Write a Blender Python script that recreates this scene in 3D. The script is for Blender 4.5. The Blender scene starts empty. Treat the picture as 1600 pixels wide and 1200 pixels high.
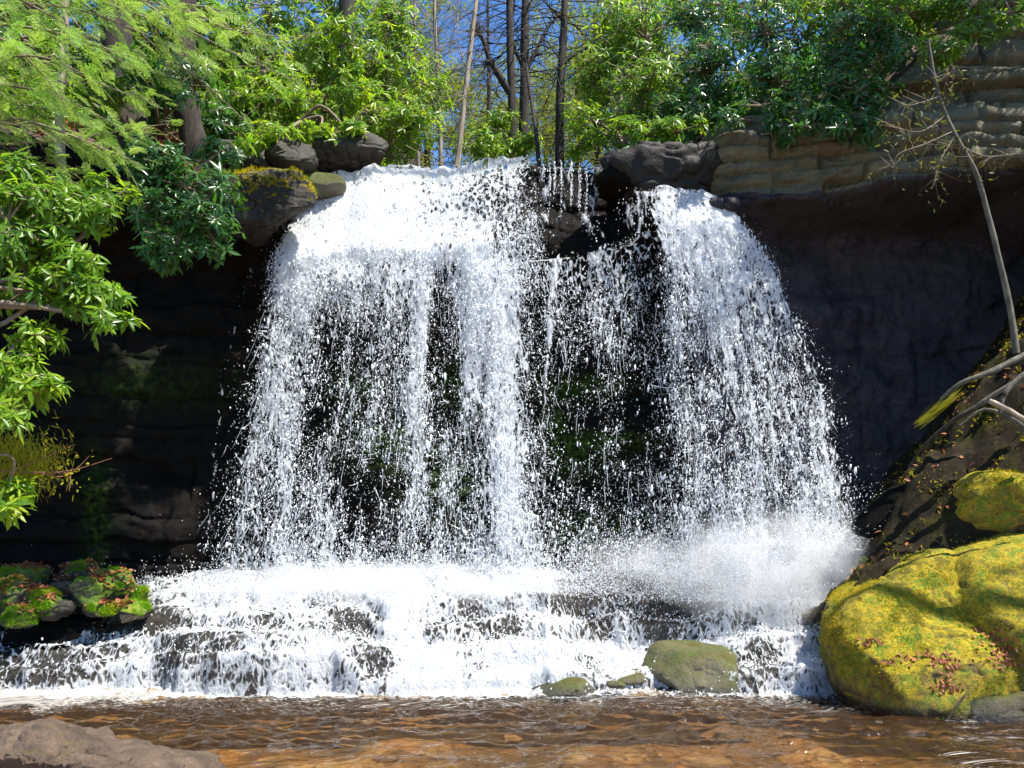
import bpy, math, random
import numpy as np
from mathutils import Vector
from mathutils.bvhtree import BVHTree

# ------------------------------------------------------------------ camera, sky, sun, exposure
SC = bpy.context.scene
COL = SC.collection
F, H, HZ = 1386.0, 1.9, 800.0           # focal length in photo pixels, eye height, horizon row
cam_d = bpy.data.cameras.new('camera'); cam = bpy.data.objects.new('camera', cam_d); COL.objects.link(cam)
cam_d.sensor_width = 36; cam_d.lens = 36*F/1600; cam_d.shift_y = (HZ-600)/1600
cam_d.clip_start = 0.05; cam_d.clip_end = 2000
cam.location = (0, 0, H); cam.rotation_euler = (math.radians(90), 0, 0)
SC.camera = cam
SUN = np.array([0.42, -0.24, 0.87]); SUN /= np.linalg.norm(SUN)
W = bpy.data.worlds.new('World'); SC.world = W; W.use_nodes = True
wn = W.node_tree; sky = wn.nodes.new('ShaderNodeTexSky'); sky.sky_type = 'NISHITA'; sky.sun_disc = False
sky.sun_elevation = math.asin(SUN[2]); sky.sun_rotation = math.atan2(SUN[0], SUN[1])
sky.ozone_density = 9.0; sky.air_density = 1.0; sky.dust_density = 0.0; sky.altitude = 1200
hs = wn.nodes.new('ShaderNodeHueSaturation'); hs.inputs['Saturation'].default_value = 1.08; wn.links.new(sky.outputs[0], hs.inputs['Color'])
wn.links.new(hs.outputs[0], wn.nodes['Background'].inputs[0]); wn.nodes['Background'].inputs[1].default_value = 0.11
sd = bpy.data.lights.new('sun', 'SUN'); sd.energy = 5.0; sd.angle = math.radians(0.5); sd.color = (1, 0.95, 0.86)
so = bpy.data.objects.new('sun', sd); COL.objects.link(so)
so.rotation_euler = Vector(-SUN).to_track_quat('-Z', 'Y').to_euler()
SC.view_settings.view_transform = 'Standard'; SC.view_settings.look = 'None'
SC.view_settings.exposure = 1.3; SC.view_settings.gamma = 1.0
SC.cycles.max_bounces = 8; SC.cycles.transparent_max_bounces = 24; SC.cycles.diffuse_bounces = 3
SC.cycles.use_denoising = True; SC.cycles.volume_bounces = 1; SC.cycles.volume_step_rate = 2.0

# ------------------------------------------------------------------ helpers
rs = np.random.RandomState
def P(px, py, y): return np.array([(px-800)/F*y, y, H-(py-HZ)/F*y])
def _h(ix, iy, iz, seed):
    n = (ix.astype(np.int64)*374761393 + iy.astype(np.int64)*668265263 + iz.astype(np.int64)*2147483647 + seed*144665) & 0xffffffff
    n = ((n ^ (n >> 13))*1274126177) & 0xffffffff
    n = ((n ^ (n >> 16))*2246822519) & 0xffffffff
    return ((n ^ (n >> 15)) & 0xffffff)/float(0xffffff)*2-1
def noise(x, y, z=0.0, seed=0):
    x, y, z = np.broadcast_arrays(np.asarray(x, float), np.asarray(y, float), np.asarray(z, float))
    ix, iy, iz = np.floor(x), np.floor(y), np.floor(z)
    fx, fy, fz = x-ix, y-iy, z-iz
    u, v, w = [t*t*t*(t*(t*6-15)+10) for t in (fx, fy, fz)]
    r = 0
    for dx in (0, 1):
        for dy in (0, 1):
            for dz in (0, 1):
                r = r + (u if dx else 1-u)*(v if dy else 1-v)*(w if dz else 1-w)*_h(ix+dx, iy+dy, iz+dz, seed)
    return r
def fbm(x, y, z=0.0, oct=4, seed=0, gain=0.5):
    s, a, f = 0, 1.0, 1.0
    for o in range(oct):
        s = s + a*noise(x*f, y*f, np.asarray(z)*f, seed+o*17); a *= gain; f *= 2.03
    return s
def sstep(a, b, x):
    t = np.clip((x-a)/(b-a), 0, 1); return t*t*(3-2*t)
def bil(cols, rows, tab, x, y):
    cols, rows, tab = np.array(cols, float), np.array(rows, float), np.array(tab, float)
    x = np.clip(x, cols[0], cols[-1]); y = np.clip(y, rows[0], rows[-1])
    i = np.clip(np.searchsorted(cols, x)-1, 0, len(cols)-2); j = np.clip(np.searchsorted(rows, y)-1, 0, len(rows)-2)
    u = (x-cols[i])/(cols[i+1]-cols[i]); v = (y-rows[j])/(rows[j+1]-rows[j])
    return (tab[j, i]*(1-u)+tab[j, i+1]*u)*(1-v)+(tab[j+1, i]*(1-u)+tab[j+1, i+1]*u)*v
def unit(v): return v/np.maximum(np.linalg.norm(v, axis=-1, keepdims=True), 1e-9)

def tag(o, label=None, cat=None, group=None, kind=None):
    if label: o['label'] = label
    if cat: o['category'] = cat
    if group: o['group'] = group
    if kind: o['kind'] = kind
    return o
def thing(name, label, cat, loc, group=None):
    o = bpy.data.objects.new(name, None); COL.objects.link(o); o.location = [float(c) for c in loc]
    o.empty_display_size = 0.1
    return tag(o, label, cat, group)
def mesh(name, V, Fs, mats, parent=None, smooth=True, attrs=None, uv=None, loc=None):
    """V (n,3) in world metres; Fs list of (m,k) index arrays; links ONE mesh object."""
    V = np.asarray(V, float)
    if not isinstance(Fs, list): Fs = [Fs]
    Fs = [np.asarray(f, np.int32) for f in Fs if len(f)]
    org = np.array(parent.location) if parent is not None else (np.zeros(3) if loc is None else np.asarray(loc, float))
    me = bpy.data.meshes.new(name)
    me.vertices.add(len(V)); me.vertices.foreach_set('co', (V-org).astype(np.float32).ravel())
    lv = np.concatenate([f.ravel() for f in Fs]); tot = np.concatenate([np.full(len(f), f.shape[1]) for f in Fs])
    st = np.concatenate([[0], np.cumsum(tot)[:-1]])
    me.loops.add(len(lv)); me.loops.foreach_set('vertex_index', lv.astype(np.int32))
    me.polygons.add(len(tot)); me.polygons.foreach_set('loop_start', st.astype(np.int32))
    me.update(calc_edges=True)
    me.polygons.foreach_set('use_smooth', np.full(len(tot), smooth, bool))
    for k, a in (attrs or {}).items():
        at = me.attributes.new(k, 'FLOAT', 'POINT'); at.data.foreach_set('value', np.asarray(a, np.float32).ravel())
    if uv is not None:
        l = me.uv_layers.new(name='UVMap'); l.data.foreach_set('uv', np.asarray(uv, np.float32)[lv].ravel())
    for m in (mats if isinstance(mats, (list, tuple)) else [mats]): me.materials.append(m)
    me.validate()
    o = bpy.data.objects.new(name, me); COL.objects.link(o)
    if parent is not None: o.parent = parent
    elif loc is not None: o.location = [float(c) for c in loc]
    return o
def grid_faces(nu, nv):
    i = np.arange(nu*nv).reshape(nu, nv)
    return np.stack([i[:-1, :-1], i[1:, :-1], i[1:, 1:], i[:-1, 1:]], -1).reshape(-1, 4)
def grid_mesh(name, V, mats, **k):
    nu, nv = V.shape[:2]
    for q in ('attrs',):
        if k.get(q): k[q] = {a: b.ravel() for a, b in k[q].items()}
    if k.get('uv') is not None: k['uv'] = k['uv'].reshape(-1, 2)
    return mesh(name, V.reshape(-1, 3), grid_faces(nu, nv), mats, **k)
def smooth_path(pts, n=24):
    """Catmull-Rom through points."""
    p = np.array(pts, float); p = np.vstack([2*p[0]-p[1], p, 2*p[-1]-p[-2]])
    out = []
    m = len(p)-3
    for i in range(m):
        k = max(2, n//m); t = np.linspace(0, 1, k, endpoint=(i == m-1))[:, None]
        a, b, c, d = p[i:i+4]
        out.append(.5*((2*b)+(-a+c)*t+(2*a-5*b+4*c-d)*t*t+(-a+3*b-3*c+d)*t**3))
    return np.vstack(out)
def sphere_grid(nu=120, nv=70):
    T, Ph = np.meshgrid(np.linspace(0, 2*np.pi, nu+1), np.linspace(.001, np.pi-.001, nv), indexing='ij')
    return np.stack([np.sin(Ph)*np.cos(T), np.sin(Ph)*np.sin(T), np.cos(Ph)], -1)
class Geo:
    def __init__(s): s.V, s.F, s.A, s.n = [], [], [], 0
    def add(s, V, Fq, a=None):
        V = np.asarray(V).reshape(-1, 3); s.V.append(V); s.F.append(np.asarray(Fq)+s.n)
        s.A.append(np.full(len(V), 0.5) if a is None else np.broadcast_to(a, len(V))); s.n += len(V)
    def tube(s, path, r0, r1, sides=6, a=None, seed=0, rough=0.0):
        p = np.asarray(path, float); n = len(p); r = np.linspace(r0, r1, n) if np.isscalar(r0) else np.asarray(r0)
        d = unit(np.gradient(p, axis=0)); ref = np.where(np.abs(d[:, 2:3]) > .9, [[1., 0, 0]], [[0, 0, 1.]])
        u = unit(np.cross(d, ref)); v = np.cross(d, u)
        th = np.linspace(0, 2*np.pi, sides, endpoint=False)
        rr = r[:, None]*np.ones(sides)
        if rough: rr = rr*(1+rough*fbm(np.arange(n)[:, None]*.35+seed, np.cos(th)[None]*1.5, np.sin(th)[None]*1.5+seed, 3, seed))
        R = p[:, None]+rr[..., None]*(np.cos(th)[None, :, None]*u[:, None]+np.sin(th)[None, :, None]*v[:, None])
        i = np.arange(n*sides).reshape(n, sides); j = np.roll(i, -1, 1)
        s.add(R, np.stack([i[:-1], j[:-1], j[1:], i[1:]], -1).reshape(-1, 4), a)
        return s
    def segs(s, p0, p1, r0, r1, sides=3, a=None):
        p0, p1 = np.asarray(p0, float), np.asarray(p1, float)
        if len(p0) == 0: return s
        m = len(p0); r0 = np.broadcast_to(r0, m); r1 = np.broadcast_to(r1, m)
        d = unit(p1-p0); ref = np.where(np.abs(d[:, 2:3]) > .9, [[1., 0, 0]], [[0, 0, 1.]])
        u = unit(np.cross(d, ref)); v = np.cross(d, u)
        th = np.linspace(0, 2*np.pi, sides, endpoint=False)
        off = np.cos(th)[None, :, None]*u[:, None]+np.sin(th)[None, :, None]*v[:, None]
        R = np.stack([p0[:, None]+off*r0[:, None, None], p1[:, None]+off*r1[:, None, None]], 1)
        i = np.arange(m*2*sides).reshape(m, 2, sides); j = np.roll(i, -1, 2)
        s.add(R, np.stack([i[:, 0], j[:, 0], j[:, 1], i[:, 1]], -1).reshape(-1, 4), a)
        return s
    def out(s, name, mat, parent=None, smooth=True, **k):
        return mesh(name, np.vstack(s.V), [np.vstack(s.F)], mat, parent, smooth, attrs={'rnd': np.concatenate(s.A)}, **k)

LEAF_X = np.array([0, .3, .65, 1, .25, .62, .25, .62]); LEAF_Y = np.array([0, 0, 0, 0, .42, .5, -.42, -.5])
LEAF_Z = np.array([-.04, -.05, -.05, 0, .1, .1, .1, .1])
LEAF_F = np.array([[0, 6, 1], [0, 1, 4], [1, 6, 7], [1, 7, 2], [4, 1, 2], [4, 2, 5], [2, 7, 3], [5, 2, 3]])
def leaves(pos, d, up, L, Wd, droop, rnd):
    """arrays of leaves -> V, F, attr"""
    n = len(pos); d = unit(d); side = unit(np.cross(d, up)); nn = np.cross(side, d)
    L = np.broadcast_to(L, n); Wd = np.broadcast_to(Wd, n); droop = np.broadcast_to(droop, n)
    x = LEAF_X[None]*L[:, None]; y = LEAF_Y[None]*Wd[:, None]; z = LEAF_Z[None]*Wd[:, None]-droop[:, None]*LEAF_X[None]**2*L[:, None]
    V = pos[:, None]+x[..., None]*d[:, None]+y[..., None]*side[:, None]+z[..., None]*nn[:, None]
    Fq = LEAF_F[None]+(np.arange(n)*8)[:, None, None]
    return V.reshape(-1, 3), Fq.reshape(-1, 3), np.repeat(rnd, 8)
def whorls(pos, axis, L, rng, nmin=5, nmax=9, wr=.26):
    """leaf rosettes at branch ends"""
    k = rng.randint(nmin, nmax+1, len(pos)); idx = np.repeat(np.arange(len(pos)), k); n = len(idx)
    ax = unit(axis)[idx]; ref = np.where(np.abs(ax[:, 2:3]) > .9, [[1., 0, 0]], [[0, 0, 1.]])
    u = unit(np.cross(ax, ref)); v = np.cross(ax, u)
    starts = np.concatenate([[0], np.cumsum(k)[:-1]]); local = np.arange(n)-starts[idx]
    th = local/k[idx]*2*np.pi+rng.rand(len(pos))[idx]*6.28+rng.normal(0, .25, n)
    el = rng.normal(-.05, .32, n)
    d = np.cos(el)[:, None]*(np.cos(th)[:, None]*u+np.sin(th)[:, None]*v)+np.sin(el)[:, None]*ax
    LL = L*rng.uniform(.55, 1.15, n)*rng.uniform(.6, 1.15, len(pos))[idx]
    r = np.clip(rng.rand(len(pos))[idx]*.6+rng.rand(n)*.4, 0, 1)
    return leaves(pos[idx]+d*.01, d, ax+rng.normal(0, .25, (n, 3)), LL, LL*wr*rng.uniform(.8, 1.15, n), rng.uniform(.02, .3, n), r)

OCT_V = np.array([[1, 0, 0], [-1, 0, 0], [0, 1, 0], [0, -1, 0], [0, 0, 1], [0, 0, -1]], float)
OCT_F = np.array([[0, 2, 4], [2, 1, 4], [1, 3, 4], [3, 0, 4], [2, 0, 5], [1, 2, 5], [3, 1, 5], [0, 3, 5]])
TET_V = np.array([[1, 1, 1], [-1, -1, 1], [-1, 1, -1], [1, -1, -1]], float)/1.3
TET_F = np.array([[0, 1, 2], [0, 3, 1], [0, 2, 3], [1, 3, 2]])
g_ = (1+5**.5)/2
ICO_V = unit(np.array([[-1, g_, 0], [1, g_, 0], [-1, -g_, 0], [1, -g_, 0], [0, -1, g_], [0, 1, g_], [0, -1, -g_], [0, 1, -g_], [g_, 0, -1], [g_, 0, 1], [-g_, 0, -1], [-g_, 0, 1]]))
ICO_F = np.array([[0, 11, 5], [0, 5, 1], [0, 1, 7], [0, 7, 10], [0, 10, 11], [1, 5, 9], [5, 11, 4], [11, 10, 2], [10, 7, 6], [7, 1, 8], [3, 9, 4], [3, 4, 2], [3, 2, 6], [3, 6, 8], [3, 8, 9], [4, 9, 5], [2, 4, 11], [6, 2, 10], [8, 6, 7], [9, 8, 1]])
def blobs(pos, size, stretch, rng, kind='oct', jit=.35):
    T, Fq = {'oct': (OCT_V, OCT_F), 'tet': (TET_V, TET_F), 'ico': (ICO_V, ICO_F)}[kind]
    n = len(pos); q = unit(rng.normal(0, 1, (n, 3))); r = unit(np.cross(q, rng.normal(0, 1, (n, 3)))); s = np.cross(q, r)
    B = np.stack([q, r, s], 1)
    V = (T[None]*(1+rng.uniform(-jit, jit, (n, len(T), 1))))@B
    V = V*np.asarray(size)[:, None, None]; V[..., 2] *= np.asarray(stretch)[:, None]
    V = V+pos[:, None]
    Fo = Fq[None]+(np.arange(n)*len(T))[:, None, None]
    return V.reshape(-1, 3), Fo.reshape(-1, 3)
def merge(parts):
    V, Fs, n = [], [], 0
    for v, f in parts: V.append(v); Fs.append(f+n); n += len(v)
    return np.vstack(V), np.vstack(Fs)

# ------------------------------------------------------------------ materials
def new_mat(name):
    m = bpy.data.materials.new(name); m.use_nodes = True; nt = m.node_tree; nt.nodes.clear()
    return m, nt
def nd(nt, t, props=None, **ins):
    n = nt.nodes.new('ShaderNode'+t)
    for k, v in (props or {}).items(): setattr(n, k, v)
    for k, v in ins.items():
        key = int(k[1:]) if k[0] == 'i' and k[1:].isdigit() else k.replace('_', ' ')
        s = n.inputs[key]
        if hasattr(v, 'is_linked') or isinstance(v, bpy.types.NodeSocket): nt.links.new(v, s)
        else: s.default_value = v
    return n
def c4(c): return (c[0], c[1], c[2], 1)
def ramp(nt, fac, stops, interp='LINEAR'):
    n = nd(nt, 'ValToRGB'); nt.links.new(fac, n.inputs[0]); cr = n.color_ramp; cr.interpolation = interp
    while len(cr.elements) < len(stops): cr.elements.new(.5)
    for e, (p, c) in zip(cr.elements, stops): e.position = p; e.color = c4(c) if not np.isscalar(c) else (c, c, c, 1)
    return n.outputs[0]
def mixc(nt, f, a, b):
    n = nt.nodes.new('ShaderNodeMix'); n.data_type = 'RGBA'
    for s, v in ((n.inputs[0], f), (n.inputs[6], a), (n.inputs[7], b)):
        if isinstance(v, bpy.types.NodeSocket): nt.links.new(v, s)
        else: s.default_value = v if np.isscalar(v) else c4(v)
    return n.outputs[2]
def mth(nt, op, a, b=None, clamp=False):
    n = nt.nodes.new('ShaderNodeMath'); n.operation = op; n.use_clamp = clamp
    for s, v in zip(n.inputs, (a, b)):
        if v is None: continue
        if isinstance(v, bpy.types.NodeSocket): nt.links.new(v, s)
        else: s.default_value = v
    return n.outputs[0]
def out(nt, sh): o = nt.nodes.new('ShaderNodeOutputMaterial'); nt.links.new(sh, o.inputs[0])
def pos_scaled(nt, sc):
    g = nd(nt, 'NewGeometry'); v = nd(nt, 'VectorMath', {'operation': 'MULTIPLY'}); nt.links.new(g.outputs['Position'], v.inputs[0]); v.inputs[1].default_value = sc
    return v.outputs[0], g
def ntex(nt, vec, scale, detail=5, rough=.6, dist=0.0):
    return nd(nt, 'TexNoise', Vector=vec, Scale=scale, Detail=detail, Roughness=rough, Distortion=dist).outputs[0]

def rock_mat(name, cols, moss=None, moss_lo=.2, moss_hi=.6, rough=(.35, .8), bump=.6, scale=2.5, strata=0.0, up_bias=1.0, wet_spec=.5, patch=False, wetline=False):
    m, nt = new_mat(name); vec, g = pos_scaled(nt, (1, 1, 1+strata))
    n1 = ntex(nt, vec, scale, 8, .65, .3); n2 = ntex(nt, vec, scale*9, 6, .7)
    f = mth(nt, 'ADD', mth(nt, 'MULTIPLY', n1, .65), mth(nt, 'MULTIPLY', n2, .35))
    k = len(cols); c = ramp(nt, f, [(.3+.4*i/(k-1), cc) for i, cc in enumerate(cols)])
    r = nd(nt, 'MapRange', Value=n1, i1=.3, i2=.7, i3=rough[0], i4=rough[1]).outputs[0]
    hgt = f
    if moss:
        mvec, _ = pos_scaled(nt, (1, 1, 1))
        m1 = ntex(nt, mvec, 1.8, 6, .62, .4); m2 = ntex(nt, mvec, 14, 5, .7); m3 = ntex(nt, mvec, 90, 3, .7)
        nz = nd(nt, 'SeparateXYZ'); nt.links.new(g.outputs['Normal'], nz.inputs[0])
        v = mth(nt, 'ADD', mth(nt, 'MULTIPLY', nz.outputs[2], .35*up_bias), mth(nt, 'ADD', mth(nt, 'MULTIPLY', m1, .75), mth(nt, 'MULTIPLY', m2, .3)))
        mf = nd(nt, 'MapRange', Value=v, i1=moss_lo+.3, i2=moss_hi+.3, i3=0.0, i4=1.0).outputs[0]
        if patch: mf = mth(nt, 'MAXIMUM', mf, mth(nt, 'MULTIPLY', nd(nt, 'Attribute', {'attribute_name': 'mossp'}).outputs['Fac'], nd(nt, 'MapRange', Value=m2, i1=.4, i2=.6, i3=0.0, i4=1.0).outputs[0]))
        km = len(moss)
        mm = mth(nt, 'ADD', mth(nt, 'MULTIPLY', m2, .5), mth(nt, 'MULTIPLY', ntex(nt, mvec, 3.1, 5, .6), .5))
        mc = ramp(nt, mm, [(.33+.34*i/(km-1), cc) for i, cc in enumerate(moss)])
        mc2 = mixc(nt, mth(nt, 'MULTIPLY', m3, .5), mc, (.02, .025, .003))
        c = mixc(nt, mf, c, mc2)
        r = mth(nt, 'ADD', mth(nt, 'MULTIPLY', r, mth(nt, 'SUBTRACT', 1.0, mf)), mth(nt, 'MULTIPLY', mf, .95))
        hgt = mth(nt, 'ADD', f, mth(nt, 'MULTIPLY', mf, mth(nt, 'MULTIPLY', m3, .5)))
    if wetline:   # a dark soaked band just above the pool
        zz = nd(nt, 'SeparateXYZ'); nt.links.new(g.outputs['Position'], zz.inputs[0])
        wz = nd(nt, 'MapRange', Value=mth(nt, 'ADD', zz.outputs[2], mth(nt, 'MULTIPLY', n2, .10)), i1=.09, i2=.17, i3=1.0, i4=0.0).outputs[0]
        c = mixc(nt, mth(nt, 'MULTIPLY', wz, .85), c, (.012, .010, .006)); r = mth(nt, 'SUBTRACT', r, mth(nt, 'MULTIPLY', wz, .5), True)
    b = nd(nt, 'Bump', Strength=bump, Distance=.05, Height=hgt).outputs[0]
    p = nd(nt, 'BsdfPrincipled', Base_Color=c, Roughness=r, Normal=b); p.inputs['Specular IOR Level'].default_value = wet_spec
    out(nt, p.outputs[0]); return m
def leaf_mat(name, cols, tcols, rough=.3, trans=.4, spec=.5):
    m, nt = new_mat(name); a = nd(nt, 'Attribute', {'attribute_name': 'rnd'})
    k = len(cols); c = ramp(nt, a.outputs['Fac'], [(i/(k-1), cc) for i, cc in enumerate(cols)])
    t = ramp(nt, a.outputs['Fac'], [(i/(k-1), cc) for i, cc in enumerate(tcols)])
    p = nd(nt, 'BsdfPrincipled', Base_Color=c, Roughness=rough); p.inputs['Specular IOR Level'].default_value = spec
    tr = nd(nt, 'BsdfTranslucent', Color=t)
    out(nt, nd(nt, 'MixShader', i0=trans, i1=p.outputs[0], i2=tr.outputs[0]).outputs[0]); return m
def plain_mat(name, cols, rough=.8, scale=12, bump=.4, stretch=(1, 1, 1)):
    m, nt = new_mat(name); vec, _ = pos_scaled(nt, stretch); n = ntex(nt, vec, scale, 6, .65)
    k = len(cols); c = ramp(nt, n, [(.3+.4*i/(k-1), cc) for i, cc in enumerate(cols)])
    b = nd(nt, 'Bump', Strength=bump, Distance=.02, Height=n).outputs[0]
    out(nt, nd(nt, 'BsdfPrincipled', Base_Color=c, Roughness=rough, Normal=b).outputs[0]); return m
def white_shader(nt, nrm=None, tint=(.95, .955, .96), tl=.6):
    k = {} if nrm is None else {'Normal': nrm}
    p = nd(nt, 'BsdfPrincipled', Base_Color=c4(tint), Roughness=.4, **k)
    t = nd(nt, 'BsdfTranslucent', Color=c4(tint), **k)
    return nd(nt, 'MixShader', i0=tl, i1=p.outputs[0], i2=t.outputs[0]).outputs[0]
def drop_mat(name, tint=(.93, .95, .97)):
    m, nt = new_mat(name); out(nt, white_shader(nt, None, tint)); return m
def sheet_mat(name, sx, sy, hard=9.0, tint=(.93, .95, .97), film=0.0):
    """white water with holes: opaque where noise plus the local amount of water passes a threshold"""
    m, nt = new_mat(name); u = nd(nt, 'UVMap'); a = nd(nt, 'Attribute', {'attribute_name': 'dens'})
    v = nd(nt, 'VectorMath', {'operation': 'MULTIPLY'}); nt.links.new(u.outputs[0], v.inputs[0]); v.inputs[1].default_value = (sx, sy, 1)
    warp = nd(nt, 'TexNoise', Vector=v.outputs[0], Scale=.35, Detail=3.0)
    wv = nd(nt, 'VectorMath', {'operation': 'MULTIPLY_ADD'}); nt.links.new(warp.outputs[1], wv.inputs[0]); wv.inputs[1].default_value = (1.6, 1.6, 0); nt.links.new(v.outputs[0], wv.inputs[2])
    n1 = ntex(nt, wv.outputs[0], 1.0, 7, .68, .2)
    vo = nd(nt, 'TexVoronoi', {'feature': 'DISTANCE_TO_EDGE'}, Vector=wv.outputs[0], Scale=.9)
    web = nd(nt, 'MapRange', Value=vo.outputs[0], i1=.0, i2=.22, i3=.16, i4=0.0).outputs[0]
    val = mth(nt, 'ADD', n1, web)
    thr = nd(nt, 'MapRange', Value=a.outputs['Fac'], i1=0.0, i2=1.0, i3=.86, i4=.30).outputs[0]
    al = mth(nt, 'MULTIPLY', mth(nt, 'SUBTRACT', val, thr), hard, True)
    if film: al = mth(nt, 'MAXIMUM', al, film)
    b = nd(nt, 'Bump', Strength=.7, Distance=.06, Height=val).outputs[0]
    w = white_shader(nt, b, tint); tr = nd(nt, 'BsdfTransparent')
    out(nt, nd(nt, 'MixShader', i0=al, i1=tr.outputs[0], i2=w).outputs[0]); return m

M = {}
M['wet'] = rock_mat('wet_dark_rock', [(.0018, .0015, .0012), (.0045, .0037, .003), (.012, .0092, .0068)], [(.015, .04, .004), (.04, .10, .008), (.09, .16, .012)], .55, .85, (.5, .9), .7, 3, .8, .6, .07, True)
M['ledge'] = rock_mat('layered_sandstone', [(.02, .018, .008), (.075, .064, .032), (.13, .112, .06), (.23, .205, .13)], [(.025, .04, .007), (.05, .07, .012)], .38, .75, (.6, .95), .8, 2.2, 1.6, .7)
M['recess'] = rock_mat('purple_grey_rock_painted_shade', [(.010, .009, .010), (.028, .024, .027), (.05, .043, .047), (.035, .03, .02)], [(.02, .028, .006), (.035, .045, .008)], .5, .9, (.6, .95), .9, 1.6, .5, .3, .15)  # darker stone for ledge underside and hollow; overhang shade put into its colour
M['moss'] = rock_mat('mossy_boulder', [(.03, .02, .009), (.08, .05, .018), (.15, .10, .045)], [(.06, .045, .003), (.40, .26, .004), (.17, .18, .004), (.60, .40, .006), (.08, .22, .006), (.52, .31, .006), (.12, .075, .004)], .08, .32, (.6, .9), .9, 4, 0, .5, wetline=True)
M['bedrock'] = rock_mat('wet_brown_ledge', [(.004, .003, .002), (.013, .0095, .0055), (.03, .021, .011)], [(.010, .02, .003), (.03, .045, .005)], .42, .75, (.2, .55), 1.0, 5, .6, .4, .4)
M['moss2'] = rock_mat('damp_mossy_rock', [(.05, .045, .03), (.10, .085, .05), (.16, .13, .09)], [(.035, .035, .004), (.085, .075, .006), (.07, .095, .008), (.05, .04, .01)], .15, .5, (.3, .8), .8, 4, 0, .8, wetline=True)
M['brightmoss'] = rock_mat('bright_moss_rock', [(.02, .016, .01), (.06, .048, .03)], [(.07, .12, .005), (.14, .26, .008), (.28, .30, .01)], .2, .5, (.6, .9), .8, 5, 0, 1.2)
M['goldmoss'] = rock_mat('golden_moss_ledge', [(.008, .006, .004), (.02, .016, .009)], [(.06, .06, .004), (.22, .17, .007), (.10, .13, .006)], .46, .66, (.6, .9), .9, 5, 0, 1.6)
M['blackrock'] = rock_mat('black_mossy_rock', [(.006, .005, .004), (.015, .012, .009), (.03, .025, .017)], [(.05, .05, .004), (.16, .13, .006)], .6, .85, (.4, .8), .8, 4, 0, .9, .3)
M['greyrock'] = rock_mat('grey_brown_rock', [(.010, .009, .006), (.024, .020, .013), (.05, .042, .028)], [(.05, .06, .01), (.09, .09, .015)], .5, .9, (.6, .9), .7, 3)
M['pale'] = rock_mat('pale_sandstone', [(.02, .014, .009), (.07, .045, .027), (.13, .085, .053), (.22, .155, .10)], [(.14, .13, .01), (.2, .19, .01)], .6, .8, (.6, .95), 1.3, 6)
M['earth'] = rock_mat('mossy_earth', [(.008, .006, .004), (.02, .016, .009), (.04, .03, .016)], [(.025, .03, .004), (.06, .06, .006), (.10, .09, .008)], .35, .7, (.85, 1), 1.0, 7, 0, .6, .1)
M['litter_ground'] = rock_mat('leaf_litter_ground', [(.025, .016, .009), (.06, .038, .02), (.11, .07, .04)], [(.05, .06, .01), (.09, .1, .012)], .55, .9, (.8, 1), 1.0, 6)
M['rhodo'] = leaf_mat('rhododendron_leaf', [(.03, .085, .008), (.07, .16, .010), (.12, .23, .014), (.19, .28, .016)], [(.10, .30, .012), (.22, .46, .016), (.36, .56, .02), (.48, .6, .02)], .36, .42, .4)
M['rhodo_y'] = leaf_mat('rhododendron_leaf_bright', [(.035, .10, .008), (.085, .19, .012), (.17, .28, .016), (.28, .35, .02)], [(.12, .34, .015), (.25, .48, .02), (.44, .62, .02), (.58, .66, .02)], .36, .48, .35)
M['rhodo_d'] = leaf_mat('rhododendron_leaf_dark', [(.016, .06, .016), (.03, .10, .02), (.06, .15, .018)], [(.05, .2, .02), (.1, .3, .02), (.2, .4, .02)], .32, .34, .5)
M['needle'] = leaf_mat('hemlock_needles', [(.13, .30, .03), (.24, .45, .05), (.36, .55, .08)], [(.3, .62, .05), (.48, .78, .08), (.6, .85, .12)], .5, .4, .3)
M['pine'] = leaf_mat('pine_needles', [(.10, .14, .015), (.18, .21, .02), (.26, .26, .03)], [(.3, .4, .03), (.42, .48, .03), (.5, .5, .04)], .6, .4, .2)
M['seedling'] = leaf_mat('seedling_leaf', [(.05, .07, .015), (.10, .12, .02), (.15, .15, .03)], [(.12, .18, .02), (.22, .26, .03)], .5, .35, .3)
M['fern'] = leaf_mat('moss_fern', [(.14, .17, .01), (.26, .24, .01), (.36, .28, .015)], [(.3, .4, .02), (.5, .5, .02)], .6, .4, .2)
M['dead'] = leaf_mat('dead_leaf', [(.15, .035, .015), (.28, .085, .035), (.34, .16, .09), (.36, .12, .03), (.18, .05, .035)], [(.2, .06, .03), (.3, .12, .05), (.3, .12, .05), (.4, .14, .04), (.2, .06, .03)], .6, .2, .3)
M['bark'] = plain_mat('dark_bark', [(.008, .006, .004), (.025, .018, .012), (.05, .037, .026)], .9, 18, .8, (1, 1, .25))
M['palebark'] = plain_mat('pale_bark', [(.14, .105, .07), (.26, .21, .145), (.36, .3, .22)], .85, 14, .5, (1, 1, .3))
M['greybark'] = plain_mat('grey_bark', [(.03, .027, .018), (.08, .072, .05), (.15, .14, .10)], .85, 14, .5, (1, 1, .4))
M['twig'] = plain_mat('twig_bark', [(.11, .078, .05), (.23, .17, .12)], .8, 20, .3)
M['redtwig'] = plain_mat('red_twig', [(.2, .06, .03), (.3, .14, .07)], .7, 20, .3)
M['drops'] = drop_mat('white_drops')
M['curtain'] = sheet_mat('falling_water', 17, 6.5, 9)
M['crest'] = sheet_mat('sliding_water', 9, 6, 6)
M['cascade'] = sheet_mat('cascade_water', 17, 10, 7)
M['foam'] = sheet_mat('foam', 16, 26, 6, (.9, .88, .82))

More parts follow.
